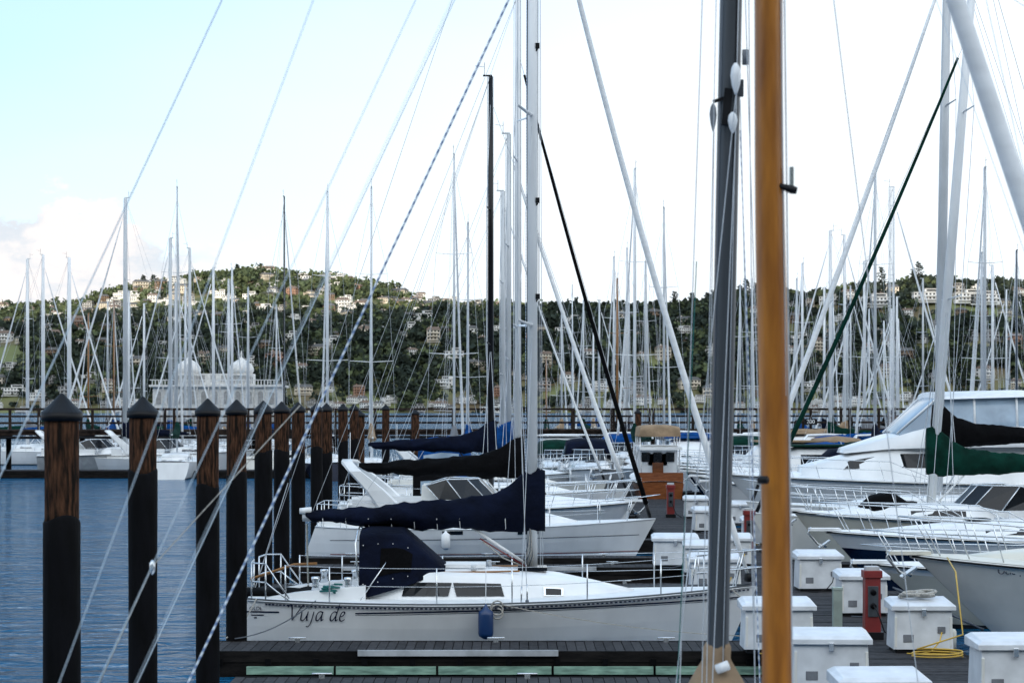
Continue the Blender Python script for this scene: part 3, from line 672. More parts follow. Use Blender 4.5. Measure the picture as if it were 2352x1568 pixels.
for s_ in(-1,1):
    vs=[]
    for x,w_,z_ in((.6,.08,.05),(1.2,.13,.17),(2.4,.15,.32)):
        y=s_*.80; zb=dz(x)-.02
        vs.append([(x,y-w_,zb),(x,y-w_*.8,zb+z_),(x,y+w_*.8,zb+z_),(x,y+w_,zb)])
    mb.loft(vs,GEL,smooth=False)
    for x in(1.55,2.1): mb.lathe([(.075,dz(x)+.18),(.06,dz(x)+.28),(.055,dz(x)+.33),(.075,dz(x)+.38),(.07,dz(x)+.42),(.02,dz(x)+.425)],x,s_*.80,STEEL,14)
R=[]
for i in range(9):
    q=i/8; R.append([(.35+q*1.15,-.35+.38*math.cos(t)+.05*noise.noise(Vector((q*6,math.cos(t)*2,1))),1.04+(.10+.05*noise.noise(Vector((q*5,t,3))))*math.sin(t)) for t in np.linspace(0,2*math.pi,13)[:-1]])
mb.loft(R,BLACK)
mb.path([(1.75+.14*math.cos(t*1.7)+.01*t,-.95+.08*math.sin(t*1.3),1.10+.012*t) for t in np.linspace(0,12,40)],.018,TEAL,5)
mb.path([(.35,0,1.25),(1.1,0,1.5),(1.5,0,1.52)],.025,WOODL); 
for dy in(-.03,.03,.0): mb.wire((1.35,dy,1.05),(1.32,dy*2,2.2),.012,ROPE if dy else TEAL)
ds=[(2.28,.86,.74,1.02,2.05),(2.45,.88,.76,1.02,2.10),(3.0,.86,.74,1.18,2.08),(3.35,.80,.68,1.30,1.78),(3.72,.74,.62,1.36,1.46)]
cabin(mb,ds,NAVY,.08,cap=False); cabwin(mb,ds,2.62,3.15,.32,.80,BLACK,.012,.03)
for x in(2.35,2.6,2.85,3.1): 
    for f in(.22,.88):
        p=cabpt(ds,x,f,-1,.016); mb.box(p[0],p[1],p[2],.014,.01,.014,WHITEC)
mb.path([(2.28,-.87,1.02),(2.22,-.8,1.9),(2.24,-.6,2.1),(2.24,0,2.16),(2.24,.6,2.1),(2.22,.8,1.9),(2.28,.87,1.02)],.016,STEEL)
mb.tube((2.28,-.95,dz(2.3)),(2.75,-.8,1.62),.012,STEEL)
mx=5.20; mh=15.3
mb.path([(mx,0,1.3),(mx,0,9),(mx,0,mh)],.085,WMAST,14,rs=[.088,.088,.07],flat=.72)
mb.box(mx-.085,0,7,.02,.03,11.4,DWIRE)
for z,r_ in((5.6,1.15),(9.2,.95),(12.4,.7)):
    for s_ in(-1,1): mb.tube((mx,0,z),(mx-.25,s_*r_,z+.05),.035,WMAST,.02,8,.45)
for z in(6.1,7.75,10.4): mb.box(mx+.09,-.03,z,.07,.07,.09,BLKP); mb.tube((mx+.09,-.03,z-.05),(mx+.0,-.03,z-.16),.015,BLKP)
for s_ in(-1,1):
    c=(mx-.1,s_*1.36,dz(mx)+.02)
    a1=(mx-.25,s_*1.15,5.65);a2=(mx-.25,s_*.95,9.25);a3=(mx-.25,s_*.7,12.45)
    mb.wire(c,a1,.006);mb.wire(a1,a2,.005);mb.wire(a2,a3,.005);mb.wire(a3,(mx,0,15),.004);mb.wire((mx-.2,s_*1.33,dz(mx)),(mx,0,5.6),.005);mb.wire(a1,(mx,0,9.2),.004)
    mb.tube(c,(mx-.1,s_*1.355,1.28),.014,STEEL); mb.tube((mx-.2,s_*1.33,dz(mx)),(mx-.19,s_*1.30,1.24),.014,STEEL)
    mb.lathe([(.012,dz(mx)-.02),(.03,dz(mx)),(.03,dz(mx)+.07),(.012,dz(mx)+.09)],mx-.1,s_*1.36,DWIRE,8)
bow=Vector((8.95,0,1.2)); top=Vector((mx,0,14.6))
P=[bow.lerp(top,i/14)-Vector((0.25,0,.0))*4*(i/14)*(1-i/14)*.8 for i in range(15)]
mb.path(P[:15],.05,WHITEC,10,rs=[.02]+[lerp(.062,.035,i/13) for i in range(14)]); mb.lathe([(.02,1.2),(.09,1.22),(.09,1.34),(.03,1.36)],8.93,0,BLKP,12)
mb.wire((.42,0,1.05),(mx,0,mh),.005); mb.wire((.42,0,1.05),(1.0,0,2.9),.007)
for k,(dx_,dy_) in enumerate(((.13,.05),(.16,-.03),(-.14,.04),(.2,.08))): mb.wire((mx+dx_*.9,dy_,1.4),(mx+dx_*.6,dy_,mh-.2),.005,(DWIRE,WIRE,BRAID,WIRE)[k])
mb.tube((mx-.1,0,2.36),(mx-3.95,0,2.30),.075,ALU,.06,10); mb.tube((mx-3.8,0,2.42),(mx-4.0,0,2.42),.07,WHITEC,.05)
cover(mb,mx+.14,2.37,3.95,NAVY,k=1.,w=.2,seed=3.)
for s_ in np.linspace(.12,.92,9): 
    x=mx-s_*3.9; mb.path([(x+.0,-.20,2.3),(x+.01,-.1,2.13),(x,.0,2.09)],.006,WHITEC,5)
mb.tube((mx-.12,0,1.52),(mx-1.05,0,2.14),.028,WHITEC,.024); mb.tube((mx-.1,-.02,1.46),(mx-.9,-.05,1.95),.012,RED,n=5); mb.path([(mx-.08,0,1.44),(mx-.5,-.1,1.62),(mx-.85,-.06,1.9)],.012,ROPE,5)
for k in range(6): mb.path([(mx-.05-.03*k,-.06+.02*k,1.42),(mx+.02-.02*k,-.12,1.62+.04*k),(mx-.02,-.05,1.9+.1*k)],.008,(ROPE,DWIRE)[k%2],5)
for z_ in(.32,.62): h.rail(mb,.1,.90,z_,.005,STEEL,.95,18)
for x in(.9,1.75,3.6,4.85,6.1,7.35,8.1):
    for s_ in(-1,1):
        p=h.pz(x/L,dz(x),s_); mb.tube((p[0],p[1]*.95,p[2]),(p[0],p[1]*.95,p[2]+.63),.0125,STEEL,n=8)
for z_ in(.34,.64):
    P=[]
    for q in np.linspace(-1,1,17):
        t=1-.12*abs(q)**1.2; p=h.pz(t,h.sheer(t),1 if q>0 else -1); P.append((p[0]+.10*(1-abs(q)),p[1]*.95,p[2]+z_))
    mb.path(P,.0135,STEEL,8)
for q in(-1,-.35,.35,1):
    t=1-.12*abs(q)**1.2; p=h.pz(t,h.sheer(t),1 if q>0 else -1); mb.tube((p[0]-.08,p[1]*.9,p[2]),(p[0]+.1*(1-abs(q)),p[1]*.95,p[2]+.64),.0135,STEEL)
for z_ in(.33,.64):
    for s_ in(-1,1):
        P=[(1.15,s_*h.half(.12)*.95,dz(1.)+z_*.12),(.95,s_*h.half(.1)*.95,dz(1.)+z_*.55),(.75,s_*h.half(.08)*.95,dz(.7)+z_),(.50,s_*h.half(.03)*.9,dz(.5)+z_),(.46,s_*.35,dz(.4)+z_)]
        mb.path(P,.0135,STEEL,8)
        for p in P[2:]: mb.tube((p[0],p[1],dz(.5)),p,.0125,STEEL)
fx=4.42
mb.lathe([(.005,.98),(.03,.94),(.05,.90),(.115,.85),(.125,.8),(.125,.50),(.115,.45),(.05,.41),(.02,.40)],fx,-h.half(fx/L)-.13,FBLUE,18); mb.wire((fx,-h.half(fx/L)*.98,1.5),(fx,-h.half(fx/L)-.13,.98),.006,WHITEC)
mb.path([(4.6+.1*math.cos(t),-h.half(.5)-.03,.93+.10*math.sin(t)-.01*t) for t in np.linspace(0,14,40)],.014,ROPE,5)
mb.wire((.6,-h.half(.06)*.98,1.02),(.2,-1.9,.45),.014,ROPE,.1); mb.wire((1.6,-h.half(.15),1.0),(.35,-1.95,.45),.012,DWIRE,.12)
mb.wire((4.7,-h.half(.5)-.02,.95),(8.9,-1.95,.48),.009,ROPE,.1); mb.wire((8.6,-.3,1.1),(9.6,-.6,.45),.014,ROPE,.08)
vj=mb.build('sailboat')
text('OLDEN',.085,Vector((XS+.62,DV+h.find(.62,.85,-1,0)[1]-.012,.855)),(math.radians(90),0,0),INK,'maker_lettering',vj)
# ---------------------------------------------------------------- left row boats
mb=sailboat((-5.75,55.7),0,9.65,3.0,1.0,1.15,.612,15.4,.085,WMAST,GEL,BLACK,2.62,4.35,BLACK,.90,det=2,tw=.75,srake=.5,wr=.007,stripe=NAVYH,fr=.055,kh=.85,k=1.2)
hh_=mb.h; hh_.ribbon(mb,.9,9.2,.66,.75,.015,INK,n=30); hh_.ribbon(mb,.9,9.2,.28,.30,.02,RED,n=30)
mb.lathe([(.01,.95),(.04,.9),(.12,.84),(.12,.5),(.04,.44)],4.0,-1.62,GEL,14)
for x in(3.9,5.9): 
    vs=[hh_.find(x,.82,-1,.01),hh_.find(x+.55,.83,-1,.01),hh_.find(x+.55,.93,-1,.01),hh_.find(x,.92,-1,.01)]; mb.add(vs,[(0,1,2,3)],GLASS)
mb.build('sailboat')
motorboat((-4.9,62),0,8.6,3.1,1.05,1.35,GEL,GEL,'express').build('motorboat')
m_=sailboat((-5.9,66.9),0,10,3.,1.05,1.2,.52,15.,.09,BMAST,GEL,NAVY,3.0,4.,None,.95,det=1,wr=.009,dodger=BLACK); m_.build('sailboat')
sailboat((-5.6,75),0,9.9,3.,1.05,1.2,.553,14.2,.09,ALU,GEL,BLUE,2.95,3.9,WHITEC,.96,det=1,wr=.009,fr=.075,dodger=BLUE).build('sailboat')
sailboat((-5.6,83.5),0,9.5,3.,1.05,1.2,.55,13.,.09,ALU,GEL2,BLUE,2.8,3.6,WHITEC,.96,det=1,wr=.009).build('sailboat')
motorboat((ax(1345,96),96),-90,9.5,2.9,1.3,1.6,GEL,GEL,'express',canvas=NAVY,arch=False).build('motorboat')
m_=motorboat((ax(1518,84.5),84.5),90,7.5,2.1,1.1,1.4,WOODH,GEL,'pilot',rails=False)
cabin(m_,[(.4,.85,.82,2.98,3.30),(.7,.88,.84,2.98,3.42),(3.2,.88,.84,2.98,3.42),(3.6,.85,.8,2.96,3.28)],TAN,.05)
for x in(.6,2.1,3.4):
    for s_ in(-1,1): m_.tube((x,s_*.80,1.1),(x,s_*.82,3.02),.03,GEL)
m_.box(1.4,0,2.50,3.0,1.75,.12,GEL); m_.box(.0,0,1.30,.05,1.85,.42,WOODH)
m_.box(1.86,0,1.95,.04,1.60,1.0,GEL)
for y in(-.52,0,.52): m_.box(1.82,y,2.1,.05,.36,.40,GLASS)
m_.box(1.80,0,1.50,.06,.46,.75,WOODH)
m_.build('picnic_launch')
motorboat((ax(1275,104),104),-90,8,2.6,1.1,1.4,GREENH,GEL,'express',canvas=GREEN,arch=False).build('motorboat')
motorboat((-5,89),0,8,2.8,1.1,1.4,GEL,GEL,'express',canvas=BLUE).build('motorboat')
# ---------------------------------------------------------------- right row boats
def R(bx,d,L,**k): return motorboat((bx+L,d),180,L,**k)
m_=R(6.75,34.6,8.5,B=2.9,fs=1.3,fb=1.72,hull=GEL2,deck=CREAM,style='open',rake=2.2); 
o=m_.build('motorboat'); 
h0=m_.h; pp=m_.M@Vector(h0.find(7.1,1.52,1,.0)); text('Ocloqooo',.15,(pp.x+.15,pp.y-.02,1.50),(math.radians(80),0,math.radians(-14)),INK,'name_lettering',o)
m_=R(6.9,39.2,9.5,B=3.,fs=1.0,fb=1.22,hull=CREAM,deck=GEL,style='express',rake=1.9,band=GEL,bandf=.85)
m_.path([(9.2-.15*i,.45+.03*i,.8-.07*i) for i in range(12)],.03,DWIRE,5,rs=[.035 if i%2 else .016 for i in range(12)])
m_.build('motorboat')
R(7.1,46.2,10,B=3.2,fs=1.15,fb=1.42,hull=NAVYH,deck=GEL,style='express',rake=1.6,band=GEL,bandf=.72).build('motorboat')
m_=R(7.2,52.5,8.5,B=2.8,fs=1.2,fb=1.55,hull=CREAM,deck=GEL,style='express',rake=1.5)
cabin(m_,[(5.6,.5,.35,1.5,1.75),(6.0,.55,.4,1.5,2.0),(6.5,.5,.35,1.5,1.9),(6.8,.3,.2,1.5,1.65)],BLACK,.06)
m_.build('motorboat')
sailboat((6.5+11.,55.8),180,11.,3.2,1.15,1.3,.555,17.3,.13,WMAST,GEL2,GREEN,2.65,4.4,GREEN,.83,rake=4.6,det=1,wr=.008,fr=.06,kh=1.35).build('sailboat')
sailboat((6.9+12.,60.3),180,12.,3.4,1.2,1.4,.53,18.5,.14,ALU,GEL,BLACK,3.35,4.8,WHITEC,.93,rake=1.,det=1,wr=.008,fr=.075,kh=1.2).build('sailboat')
R(7.05,67.5,13.5,B=4.2,fs=1.65,fb=2.0,hull=GEL,deck=GEL,style='fly',rake=2.2).build('flybridge_yacht')
for i,(bx,d,Ln,hu,cv_,stl) in enumerate(((7.2,74.5,9,GEL,None,'express'),(7.3,80,8,GEL2,NAVY,'express'),(7.4,86,9,GEL,GREEN,'pilot'),(7.6,91,8.5,NAVYH,BLUE,'express'),(7.6,97,9,GEL,TAN,'pilot'))):
    R(bx,d,Ln,B=2.9,fs=1.15,fb=1.5,hull=hu,deck=GEL,style=stl,canvas=cv_).build('motorboat')
for u,d,hu,cv_,stl in((1600,109,GEL,BLUE,'pilot'),(1700,110,GREENH,GREEN,'express'),(1900,111,GEL,BLUE,'express'),(2010,110,GEL,BLUE,'express'),(2100,112,GEL,NAVY,'express'),(2230,110,GEL2,None,'pilot'),(1310,118,GEL,None,'pilot'),(1440,119,GEL,BLUE,'express'),(1850,126,GEL,TAN,'pilot'),(1560,126,GEL,None,'express'),(1750,118,GEL,None,'express'),(1650,124,GEL,None,'pilot')):
    motorboat((ax(u,d),d),random.choice((-90,-80,-100)),9,3.1,1.2,1.5,hu,GEL,stl,canvas=cv_).build('motorboat')
for u,d in((90,127.5),(250,128)):
    motorboat((ax(u,d),d),10,9,2.8,1.2,1.5,GREYH if u<200 else GEL,GEL,'express').build('motorboat')
# ---------------------------------------------------------------- far masts / sailboats
WM=[WMAST,ALU]
def far(u,v,d,hd,mm=None,r=None,L=None,cov=None,furl=WHITEC,**k):
    mh=az(v,d); L=L or max(8,min(13,mh*.62)); mf=.56
    off=Matrix.Rotation(math.radians(hd),3,'Z')@Vector((mf*L,0,0))
    m=sailboat((ax(u,d)-off.x,d-off.y),hd,L,L*.3,1.,1.25,mf,mh,r or .085,mm or random.choice(WM),random.choice((GEL,GEL,GEL2,NAVYH,GREYH)),cov or random.choice((NAVY,BLUE,BLACK,GREYC,GREEN,TAN)),2.6,L*.38,furl,.96,det=0,wr=.0075 if d<130 else .009,fr=.06,**k)
    m.build('sailboat')
FARS=[(288,455,128,180,ALU,.15),(407,430,125,95,ALU,.06),(653,452,130,80,BMAST,.085),(752,440,122,100,WMAST,.12),(853,430,112,95,WMAST,.08),(1043,355,100,85,WMAST,.08),(1075,512,104,92,ALU,.07),
(63,595,152,170,WMAST,.13),(99,585,155,20,WMAST,.14),(159,592,150,0,WMAST,.16),(391,547,148,160,ALU,.15),(436,570,155,20,ALU,.13),(490,615,158,170,WMAST,.12),(525,642,160,90,WMAST,.13),(533,616,165,80,WMAST,.13),(570,660,160,100,ALU,.12),(296,668,165,90,WMAST,.12),(262,690,160,90,WOODL,.1),(203,720,165,120,WOODL,.1),(425,655,170,80,ALU,.1),(635,700,175,80,ALU,.1),
(1458,388,112,100,WMAST,.11),(1440,570,140,90,WMAST,.12),(1410,590,142,100,WMAST,.1),(1525,477,118,80,ALU,.09),(1483,600,142,80,ALU,.13),(1418,640,138,95,WOODL,.12),(1255,820,160,90,WOODL,.1),(1290,715,165,80,ALU,.1),(1340,690,165,100,ALU,.1),(1363,730,170,90,WMAST,.1),
(1700,655,150,90,ALU,.1),(1728,640,150,80,WMAST,.1),(1843,605,142,100,WMAST,.12),(1830,640,150,90,ALU,.1),(1907,530,128,170,WMAST,.1),(1940,540,132,10,WMAST,.1),(2010,395,108,95,ALU,.085),(2262,385,100,90,ALU,.09),(2335,575,130,90,DWIRE,.08),(2255,580,132,90,ALU,.1),(1985,600,150,170,WMAST,.1),(1893,660,160,180,WMAST,.1),(2280,610,140,0,WMAST,.1),(2120,640,150,20,ALU,.08)]
for u,v,d,hd,mm,r in FARS: far(u,v,d,hd,mm,r)
far(2052,430,110,0,WMAST,.05,ladder=True)
for i in range(18):
    u=random.choice([random.uniform(1260,1640),random.uniform(1830,2352),random.uniform(1830,2352),random.uniform(0,620)])
    far(u,random.uniform(640,760),random.uniform(150,215),random.choice((0,180,90,-90,20,160,175)),r=random.uniform(.07,.11))
# ---------------------------------------------------------------- pier
mb=MB(TR(0,134)); xs=np.arange(-48,62,2.6)
yo=lambda x: x*.11
for i,x in enumerate(xs):
    y=yo(x)
    for yy in(-1.4,1.4):
        if i%2==0: mb.tube((x,y+yy,-1.5),(x,y+yy,2.45),.19,PIERW,.17,8)
    mb.box(x,y,2.35,.3,3.6,.3,PIERW)
    for yy in(-1.75,1.75): mb.box(x,y+yy,3.25,.16,.16,1.75,PIERW)
    if i%4==0: mb.wire((x,y-1.4,.3),(x+5.2,yo(x+5.2)-1.4,2.2),.07,PIERW)
a,b_=xs[0],xs[-1]
for yy in(-1.7,-.6,.6,1.7): mb.path([(a,yo(a)+yy,2.55),(b_,yo(b_)+yy,2.55)],.16,PIERW,4)
mb.add([(a,yo(a)-1.9,2.78),(b_,yo(b_)-1.9,2.78),(b_,yo(b_)+1.9,2.78),(a,yo(a)+1.9,2.78),(a,yo(a)-1.9,2.66),(b_,yo(b_)-1.9,2.66),(b_,yo(b_)+1.9,2.66),(a,yo(a)+1.9,2.66)],[(0,1,2,3),(4,5,1,0),(7,6,5,4),(3,2,6,7)],PIERW)
for yy in(-1.75,1.75):
    for z_ in(3.2,3.62,4.08): mb.path([(a,yo(a)+yy,z_),(b_,yo(b_)+yy,z_)],.075 if z_<4 else .10,PIERW,4)
mb.path([(a,yo(a)-1.95,2.3),(b_,yo(b_)-1.95,2.3)],.09,BLKP,6)
pier=mb.build('timber_pier')
X7=ax(1838,139); mb=MB(TR(X7,134+yo(X7)-2.0)); mb.box(0,0,3.25,.85,.06,.4,BLKP); sg=mb.build('pier_sign')
text('700',.36,(X7,134+yo(X7)-2.05,3.25),(math.radians(90),0,0),WHITEC,'number',sg)
# ---------------------------------------------------------------- domed houseboat
hb=MB(TR(ax(505,250),250)); WHB=HW[0]
hb.box(0,0,.6,17,9,1.6,HW[2]); hb.box(0,0,4.0,15.,8,5.4,WHB); hb.box(0,0,6.78,15.8,8.8,.25,WHB)
for z_,n_ in((2.6,11),(5.2,11)):
    for i in range(n_):
        x=-6.8+i*13.6/(n_-1); hb.box(x,-4.02,z_,.6,.1,1.2,HW[2])
        hb.add([(x,-4.08,z_+.6)]+[(x+.30*math.cos(t),-4.08,z_+.6+.36*math.sin(t)) for t in np.linspace(0,math.pi,8)],[tuple([0]+list(range(1,9)))],HW[2])
        hb.tube((x+.62,-4.35,1.4),(x+.62,-4.35,6.7),.09,WHB,n=8)
for i in range(40): hb.box(-7.5+i*15/39,-4.3,7.15,.1,.1,.6,WHB)
hb.box(0,-4.3,7.48,15.6,.16,.1,WHB); hb.box(0,.8,7.6,8,4,1.4,WHB)
for i in range(6): hb.box(-3.2+i*1.28,-1.22,7.7,.6,.1,.8,HW[2])
for u in(437,558):
    x=ax(u,250)-ax(505,250)
    hb.lathe([(1.35,6.8),(1.35,8.0),(1.55,8.05),(1.55,8.2)],x,-1.5,WHB,24)
    for k in range(12):
        t=2*math.pi*k/12; hb.box(x+1.36*math.cos(t),-1.5+1.36*math.sin(t),7.45,.08,.35,.8,HW[2],rz=t)
    hb.lathe([(1.3,8.2),(1.55,8.6),(1.5,9.0),(1.25,9.4),(.8,9.75),(.35,10.0),(.12,10.25),(.1,10.5),(.14,10.6),(.02,11.1)],x,-1.5,WHB,24)
hb.build('domed_houseboat')
# ---------------------------------------------------------------- dock furniture
def dockbox(x,y,w_=1.1,d_=.65,hh=.62,rz=0.,z0=.42):
    mb=MB(TR(x,y,rz,z0)); mb.box(0,0,.03,w_*.92,d_*.92,.06,BLKP); mb.box(0,0,.06+(hh-.06)/2,w_,d_,hh-.06,BOXW,tx=.95,ty=.95)
    W=w_/2+.035; Dd=d_/2+.035
    R_=[[(-W,-Dd,hh),(W,-Dd,hh),(W,Dd,hh),(-W,Dd,hh)],[(-W,-Dd,hh+.07),(W,-Dd,hh+.07),(W,Dd,hh+.12),(-W,Dd,hh+.12)],[(-W+.07,-Dd+.07,hh+.11),(W-.07,-Dd+.07,hh+.11),(W-.07,Dd-.07,hh+.17),(-W+.07,Dd-.07,hh+.17)]]
    mb.loft(R_,BOXW,smooth=False)
    mb.box(0,-Dd+.0,hh-.03,.07,.04,.12,STEEL); mb.box(w_*.3,-d_/2*.98,hh*.55,.12,.03,.10,GREYC)
    mb.box(-w_*.25,-d_/2*.985,hh*.35,.16,.02,.12,GREYC)
    for s_ in(-1,1): mb.box(s_*w_*.46,-d_/2+.012,hh*.5,.04,.03,hh*.7,GEL2)
    mb.path([(w_*.3,-d_/2-.02,hh*.5),(w_*.25,-d_/2-.1,hh*.3),(w_*.1,-d_/2-.14,.05),(-w_*.1,-d_/2-.2,.015),(-w_*.3,-d_/2-.1,.015)],.013,random.choice((BLKP,DWIRE,YEL)),5)
    o=mb.build('dock_box',bevel=.018); return o
def fromuv(u,v,z=.42): d=(EYE-z)*F/(v-V0); return ax(u,d),d
for u,v,w_,hh in((1912,1590,1.02,.64),(1790,1500,1.08,.66),(2030,1700,1.0,.6),(2122,1500,.92,.66),(1985,1415,.86,.66),(1884,1358,.90,.66),(2330,1610,.9,.66),(1645,1358,1.05,.6),(1625,1320,1.,.6),(1553,1303,1.05,.62),(1690,1300,.8,.6),(1625,1222,.8,.6),(1600,1190,.8,.6),(1745,1250,.9,.6),(1700,1205,.9,.6)):
    x,d=fromuv(u,v); dockbox(x,d+.33,w_,.65,hh,random.uniform(-5,5))
def pedestal(u,v):
    x,d=fromuv(u,v); mb=MB(TR(x,d+.15,0,.42)); mb.box(0,0,.06,.34,.34,.12,BLKP); mb.box(0,0,.55,.26,.26,.9,RED,tx=.97,ty=.97)
    mb.box(0,0,1.06,.30,.30,.12,RED); mb.box(0,0,1.15,.22,.22,.07,WHITEP); mb.box(0,-.137,.62,.17,.02,.5,GMAST)
    for z_ in(.78,.56): mb.tube((0,-.14,z_),(0,-.18,z_-.02),.05,BLKP,n=10)
    mb.path([(0,-.18,.56),(.05,-.3,.45),(.15,-.32,.15),(.35,-.35,.02)],.015,BLKP,6)
    mb.build('power_pedestal',bevel=.01)
pedestal(2006,1468); pedestal(1722,1272); pedestal(1541,1188)
x,d=fromuv(1923,1452); mb=MB(TR(x,d,0,.42)); mb.box(0,0,.36,.15,.15,.72,SHORE); mb.box(0,0,.74,.17,.17,.05,SHORE); mb.box(0,0,.03,.26,.26,.06,BLKP); mb.build('dock_post',bevel=.008)
x,d=fromuv(2122,1500); mb=MB(TR(x,d+.35,0,1.24)); mb.path([(.30*math.cos(t*2.1)*(.6+.4*math.sin(t)),.16*math.sin(t*1.7),.03+.004*t+.02*math.sin(3*t)) for t in np.linspace(0,16,110)],.022,ROPE,6); mb.build('rope_coil')
x,d=fromuv(2150,1510); mb=MB(TR(x,d-.1,0,.45)); mb.path([(.38*math.cos(t)+.02*math.sin(3*t),.30*math.sin(t),.006*t) for t in np.linspace(0,15,90)]+[(.45,.3,.3),(.5,.8,.75),(.62,1.6,1.15),(.7,2.6,1.3)],.013,YEL,6); mb.build('shore_power_cord')
x,d=fromuv(2170,1480); mb=MB(TR(x,d-.45,0,.42)); mb.lathe([(.09,0),(.09,.26),(.07,.30),(.02,.31)],0,0,CREAM,14); mb.build('water_filter_canister')
x,d=fromuv(2110,1490); mb=MB(TR(x,d-.2,0,.5)); mb.path([(-.2,.1,.5),(-.1,-.1,.3),(.1,-.15,.22),(.25,-.1,.3),(.2,-.1,.05),(0,-.2,-.05)],.016,BLKP,6); mb.build('water_hose')
mb=MB(TR(ax(1275,78),78,4,.55)); mb.loft([[(x_,.33*(1-(abs(x_)/1.8)**2.2)*math.cos(t)+.001*math.cos(t),.16*(1-(abs(x_)/1.8)**3)*math.sin(t)+.02+.1*(x_/1.8)**4) for t in np.linspace(0,2*math.pi,13)[:-1]] for x_ in np.linspace(-1.78,1.78,15)],LIME); mb.build('kayak')
# ---------------------------------------------------------------- foreground boats
def hull_only(mb,L,B,m): 
    h=Hull(L,B,.9,1.1,.6,.7,.2); h.mesh(mb,m,DECK); mb.h=h
    cabin(mb,[(2.,.7,.6,.8,1.2),(4.5,.8,.6,.8,1.35),(6,.5,.4,.85,1.25),(7,.3,.2,.95,1.05)],GEL)
def L2(u0,v0,u1,v1,d,z0,z1,d2=None):
    p=at(u0,v0,d);q=at(u1,v1,d2 or d)
    f=lambda z:p+(q-p)*((z-p.z)/(q.z-p.z)); return f(z0),f(z1)
mb=MB(); W0=at(1764,0,10);W1=at(1786,1568,10); dr=(W1-W0)/(W1.z-W0.z)
mb.M=TR(W1.x-4.4,10,0); hull_only(mb,8.4,2.3,NAVYH); mb.M=Matrix()
P=[];rs=[]
for i in range(25):
    z=lerp(1.2,9.6,i/24); c=W0+dr*(z-W0.z); c=c+Vector((.006*math.sin(z*2.1),0,0)); P.append(c); rs.append(.0745+.0015*math.sin(z*3)-(.006*max(0,z-4)/3))
mb.path(P,.075,WOODM,20,rs=rs)
c=at(1752,1101,9.9); mb.path([c+Vector((-.02,-.02,0)),c+Vector((.015,-.05,0))],.02,BLKP,8); 
c=at(1815,438,10); mb.path([c+Vector((-.06,-.05,.02)),c+Vector((0,-.05,0)),c+Vector((.025,-.05,-.005))],.022,BLKP,10,rs=[.012,.022,.018]); mb.box(c.x-.0,c.y-.04,c.z+.05,.02,.03,.12,STEEL)
for du,r_ in((38,.004),(30,.003)):
    mb.wire(at(1764+du,0,9.95),at(1786+du*.9,1568,9.95),r_,WIRE)
p,q=L2(2195,0,2352,470,10.,8.9,1.3); mb.path([q.lerp(p,i/10) for i in range(11)],.04,WHITEC,12,rs=[.045]*8+[.04,.035,.03])
for a in((2150,0,2700,1568),(2265,0,2390,568),(2330,0,2420,60)): p,q=L2(*a,10.2,8.9,1.4); mb.wire(p,q,.0018,LWIRE)
for a,dd,r_ in(((510,0,300,450),9.0,.0034),((720,0,500,590),7.5,.0022),((955,0,680,590),8.0,.0022),((1040,0,780,560),5.0,.0015)):
    p,q=L2(*a,dd,8.8 if dd>6 else 6.5,1.4); mb.wire(p,q,r_,LWIRE)
mb.build('wooden_mast_sailboat',origin=(W1.x,10,0))
mb=MB(); G0=at(1679,0,12.5);G1=at(1648,1500,12.5); dr=(G1-G0)/(G1.z-G0.z)
mb.M=TR(G1.x-4.6,12.6,0); hull_only(mb,9.2,2.4,GEL); mb.M=Matrix()
g=lambda z,dx=0,dy=0: G0+dr*(z-G0.z)+Vector((dx,dy,0))
mb.path([g(z) for z in np.linspace(1.2,10,12)],.065,GMAST,18,rs=[.068]*8+[.062]*4,flat=1.2)
mb.path([g(1.3,.03,-.075),g(9.9,.03,-.075)],.007,BLKP,6); mb.path([g(1.3,-.055,-.05),g(9.9,-.055,-.05)],.004,DWIRE,6)
mb.path([g(1.3,.02,-.1),g(9.9,.045,-.1)],.003,WIRE,6)
def drop(u,v0,v1,w_,m,dy=-.14):
    a=at(u,v0,12.5+dy);b=at(u,v1,12.5+dy); mb.path([a.lerp(b,q) for q in(0,.15,.4,.7,.9,1)],w_,m,12,rs=[w_*.3,w_*.8,w_,w_*.75,w_*.4,w_*.2])
drop(1690,145,218,.033,GEL); drop(1638,238,302,.022,GREYC); drop(1683,258,306,.03,WHITEC)
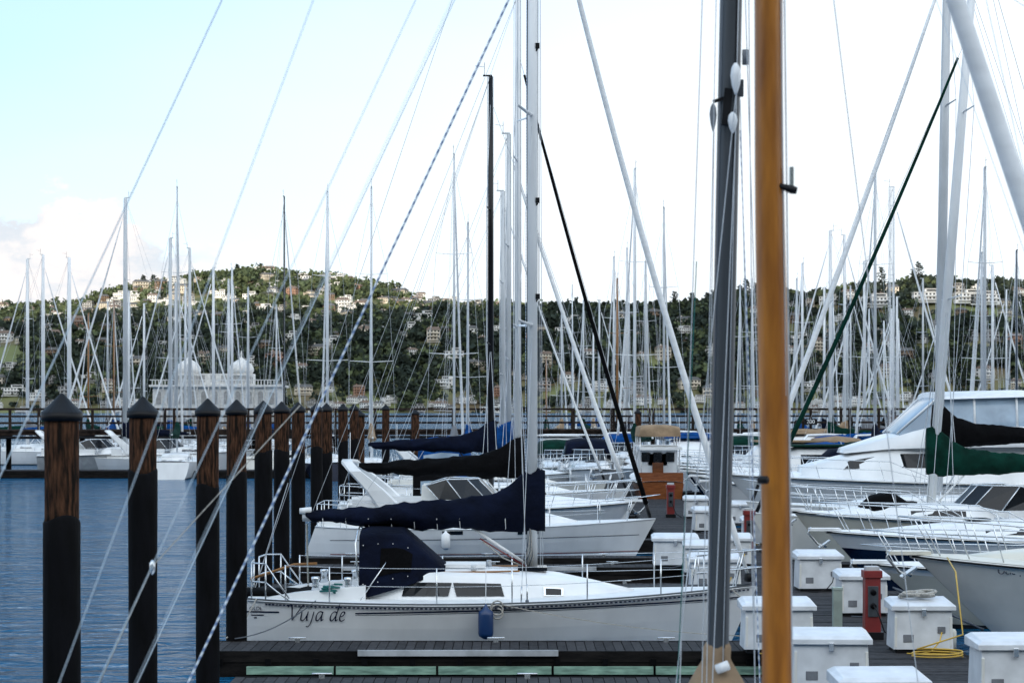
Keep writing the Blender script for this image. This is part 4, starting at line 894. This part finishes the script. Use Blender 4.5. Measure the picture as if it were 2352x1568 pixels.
c=g(az(250,12.5)); mb.box(c.x-.02,c.y-.06,c.z,.05,.08,.22,BLKP,ry=.1); mb.box(c.x-.045,c.y-.07,c.z+.05,.12,.02,.02,BLKP,ry=-.3); mb.box(c.x+.06,c.y-.03,c.z+.12,.05,.05,.10,GMAST)
c=at(1712,130,12.4); mb.path([c+Vector((0,0,.04)),c,c-Vector((0,0,.05))],.02,GREYC,10)
for a,m,r_ in(((1613,0,1592,640),WIRE,.003),((1640,300,1628,1200),WIRE,.0025),((1645,0,1640,240),WIRE,.0025),((1690,220,1560,1500),WIRE,.003),((1690,300,1640,1480),WIRE,.003),((1720,0,1728,900),WIRE,.003),((1712,0,1740,900),WIRE,.003),((1600,600,1560,1480),TEAL,.003),((1700,230,1730,1400),WIRE,.003),((1915,0,2010,770),WIRE,.003),((1700,300,1745,1560),BRAID,.003)):
    p,q=L2(*a,12.3,9.5,1.4); 
    if a[1]>0: p=at(a[0],a[1],12.3)
    mb.wire(p,q,r_,m)
p,q=L2(1160,0,440,1540,12.5,9.9,1.25); mb.wire(p,q,.0075,BRAID,.05,n=6)
p=at(690,930,12.5);q=at(350,1300,12.4);r_=at(225,1575,12.3); e=q+(r_-q)*2
mb.path([p,q,e],.0038,ROPE,6); mb.lathe([(.004,q.z+.04),(.018,q.z+.02),(.018,q.z-.03),(.004,q.z-.05)],q.x,q.y,STEEL,10)
p,q=L2(1045,0,440,1300,12.0,9.8,1.3); mb.wire(p,q,.0022,LWIRE)
zc=az(1490,12.4)
mb.loft([[ (g(z_).x+r_*math.cos(t)*(1+.06*math.sin(5*t+z_*9)),12.5+r_*math.sin(t)*(1+.06*math.sin(4*t)),z_) for t in np.linspace(0,2*math.pi,19)[:-1]] for z_,r_ in((zc+.03,.07),(zc,.085),(zc-.07,.085),(zc-.13,.12),(zc-.3,.22),(zc-.9,.25))],TAN)
cover(mb,g(2.3).x-.05,2.42,3.3,TAN,k=.42,w=.35,seed=9.,kh=.4)
c=g(az(1520,12.3)); mb.tube((c.x-.02,12.35,c.z-.05),(c.x+.05,12.33,c.z-.02),.03,GEL,n=8)
mb.build('grey_mast_sailboat',origin=(G1.x,12.5,0))
print('objs',len(bpy.data.objects))
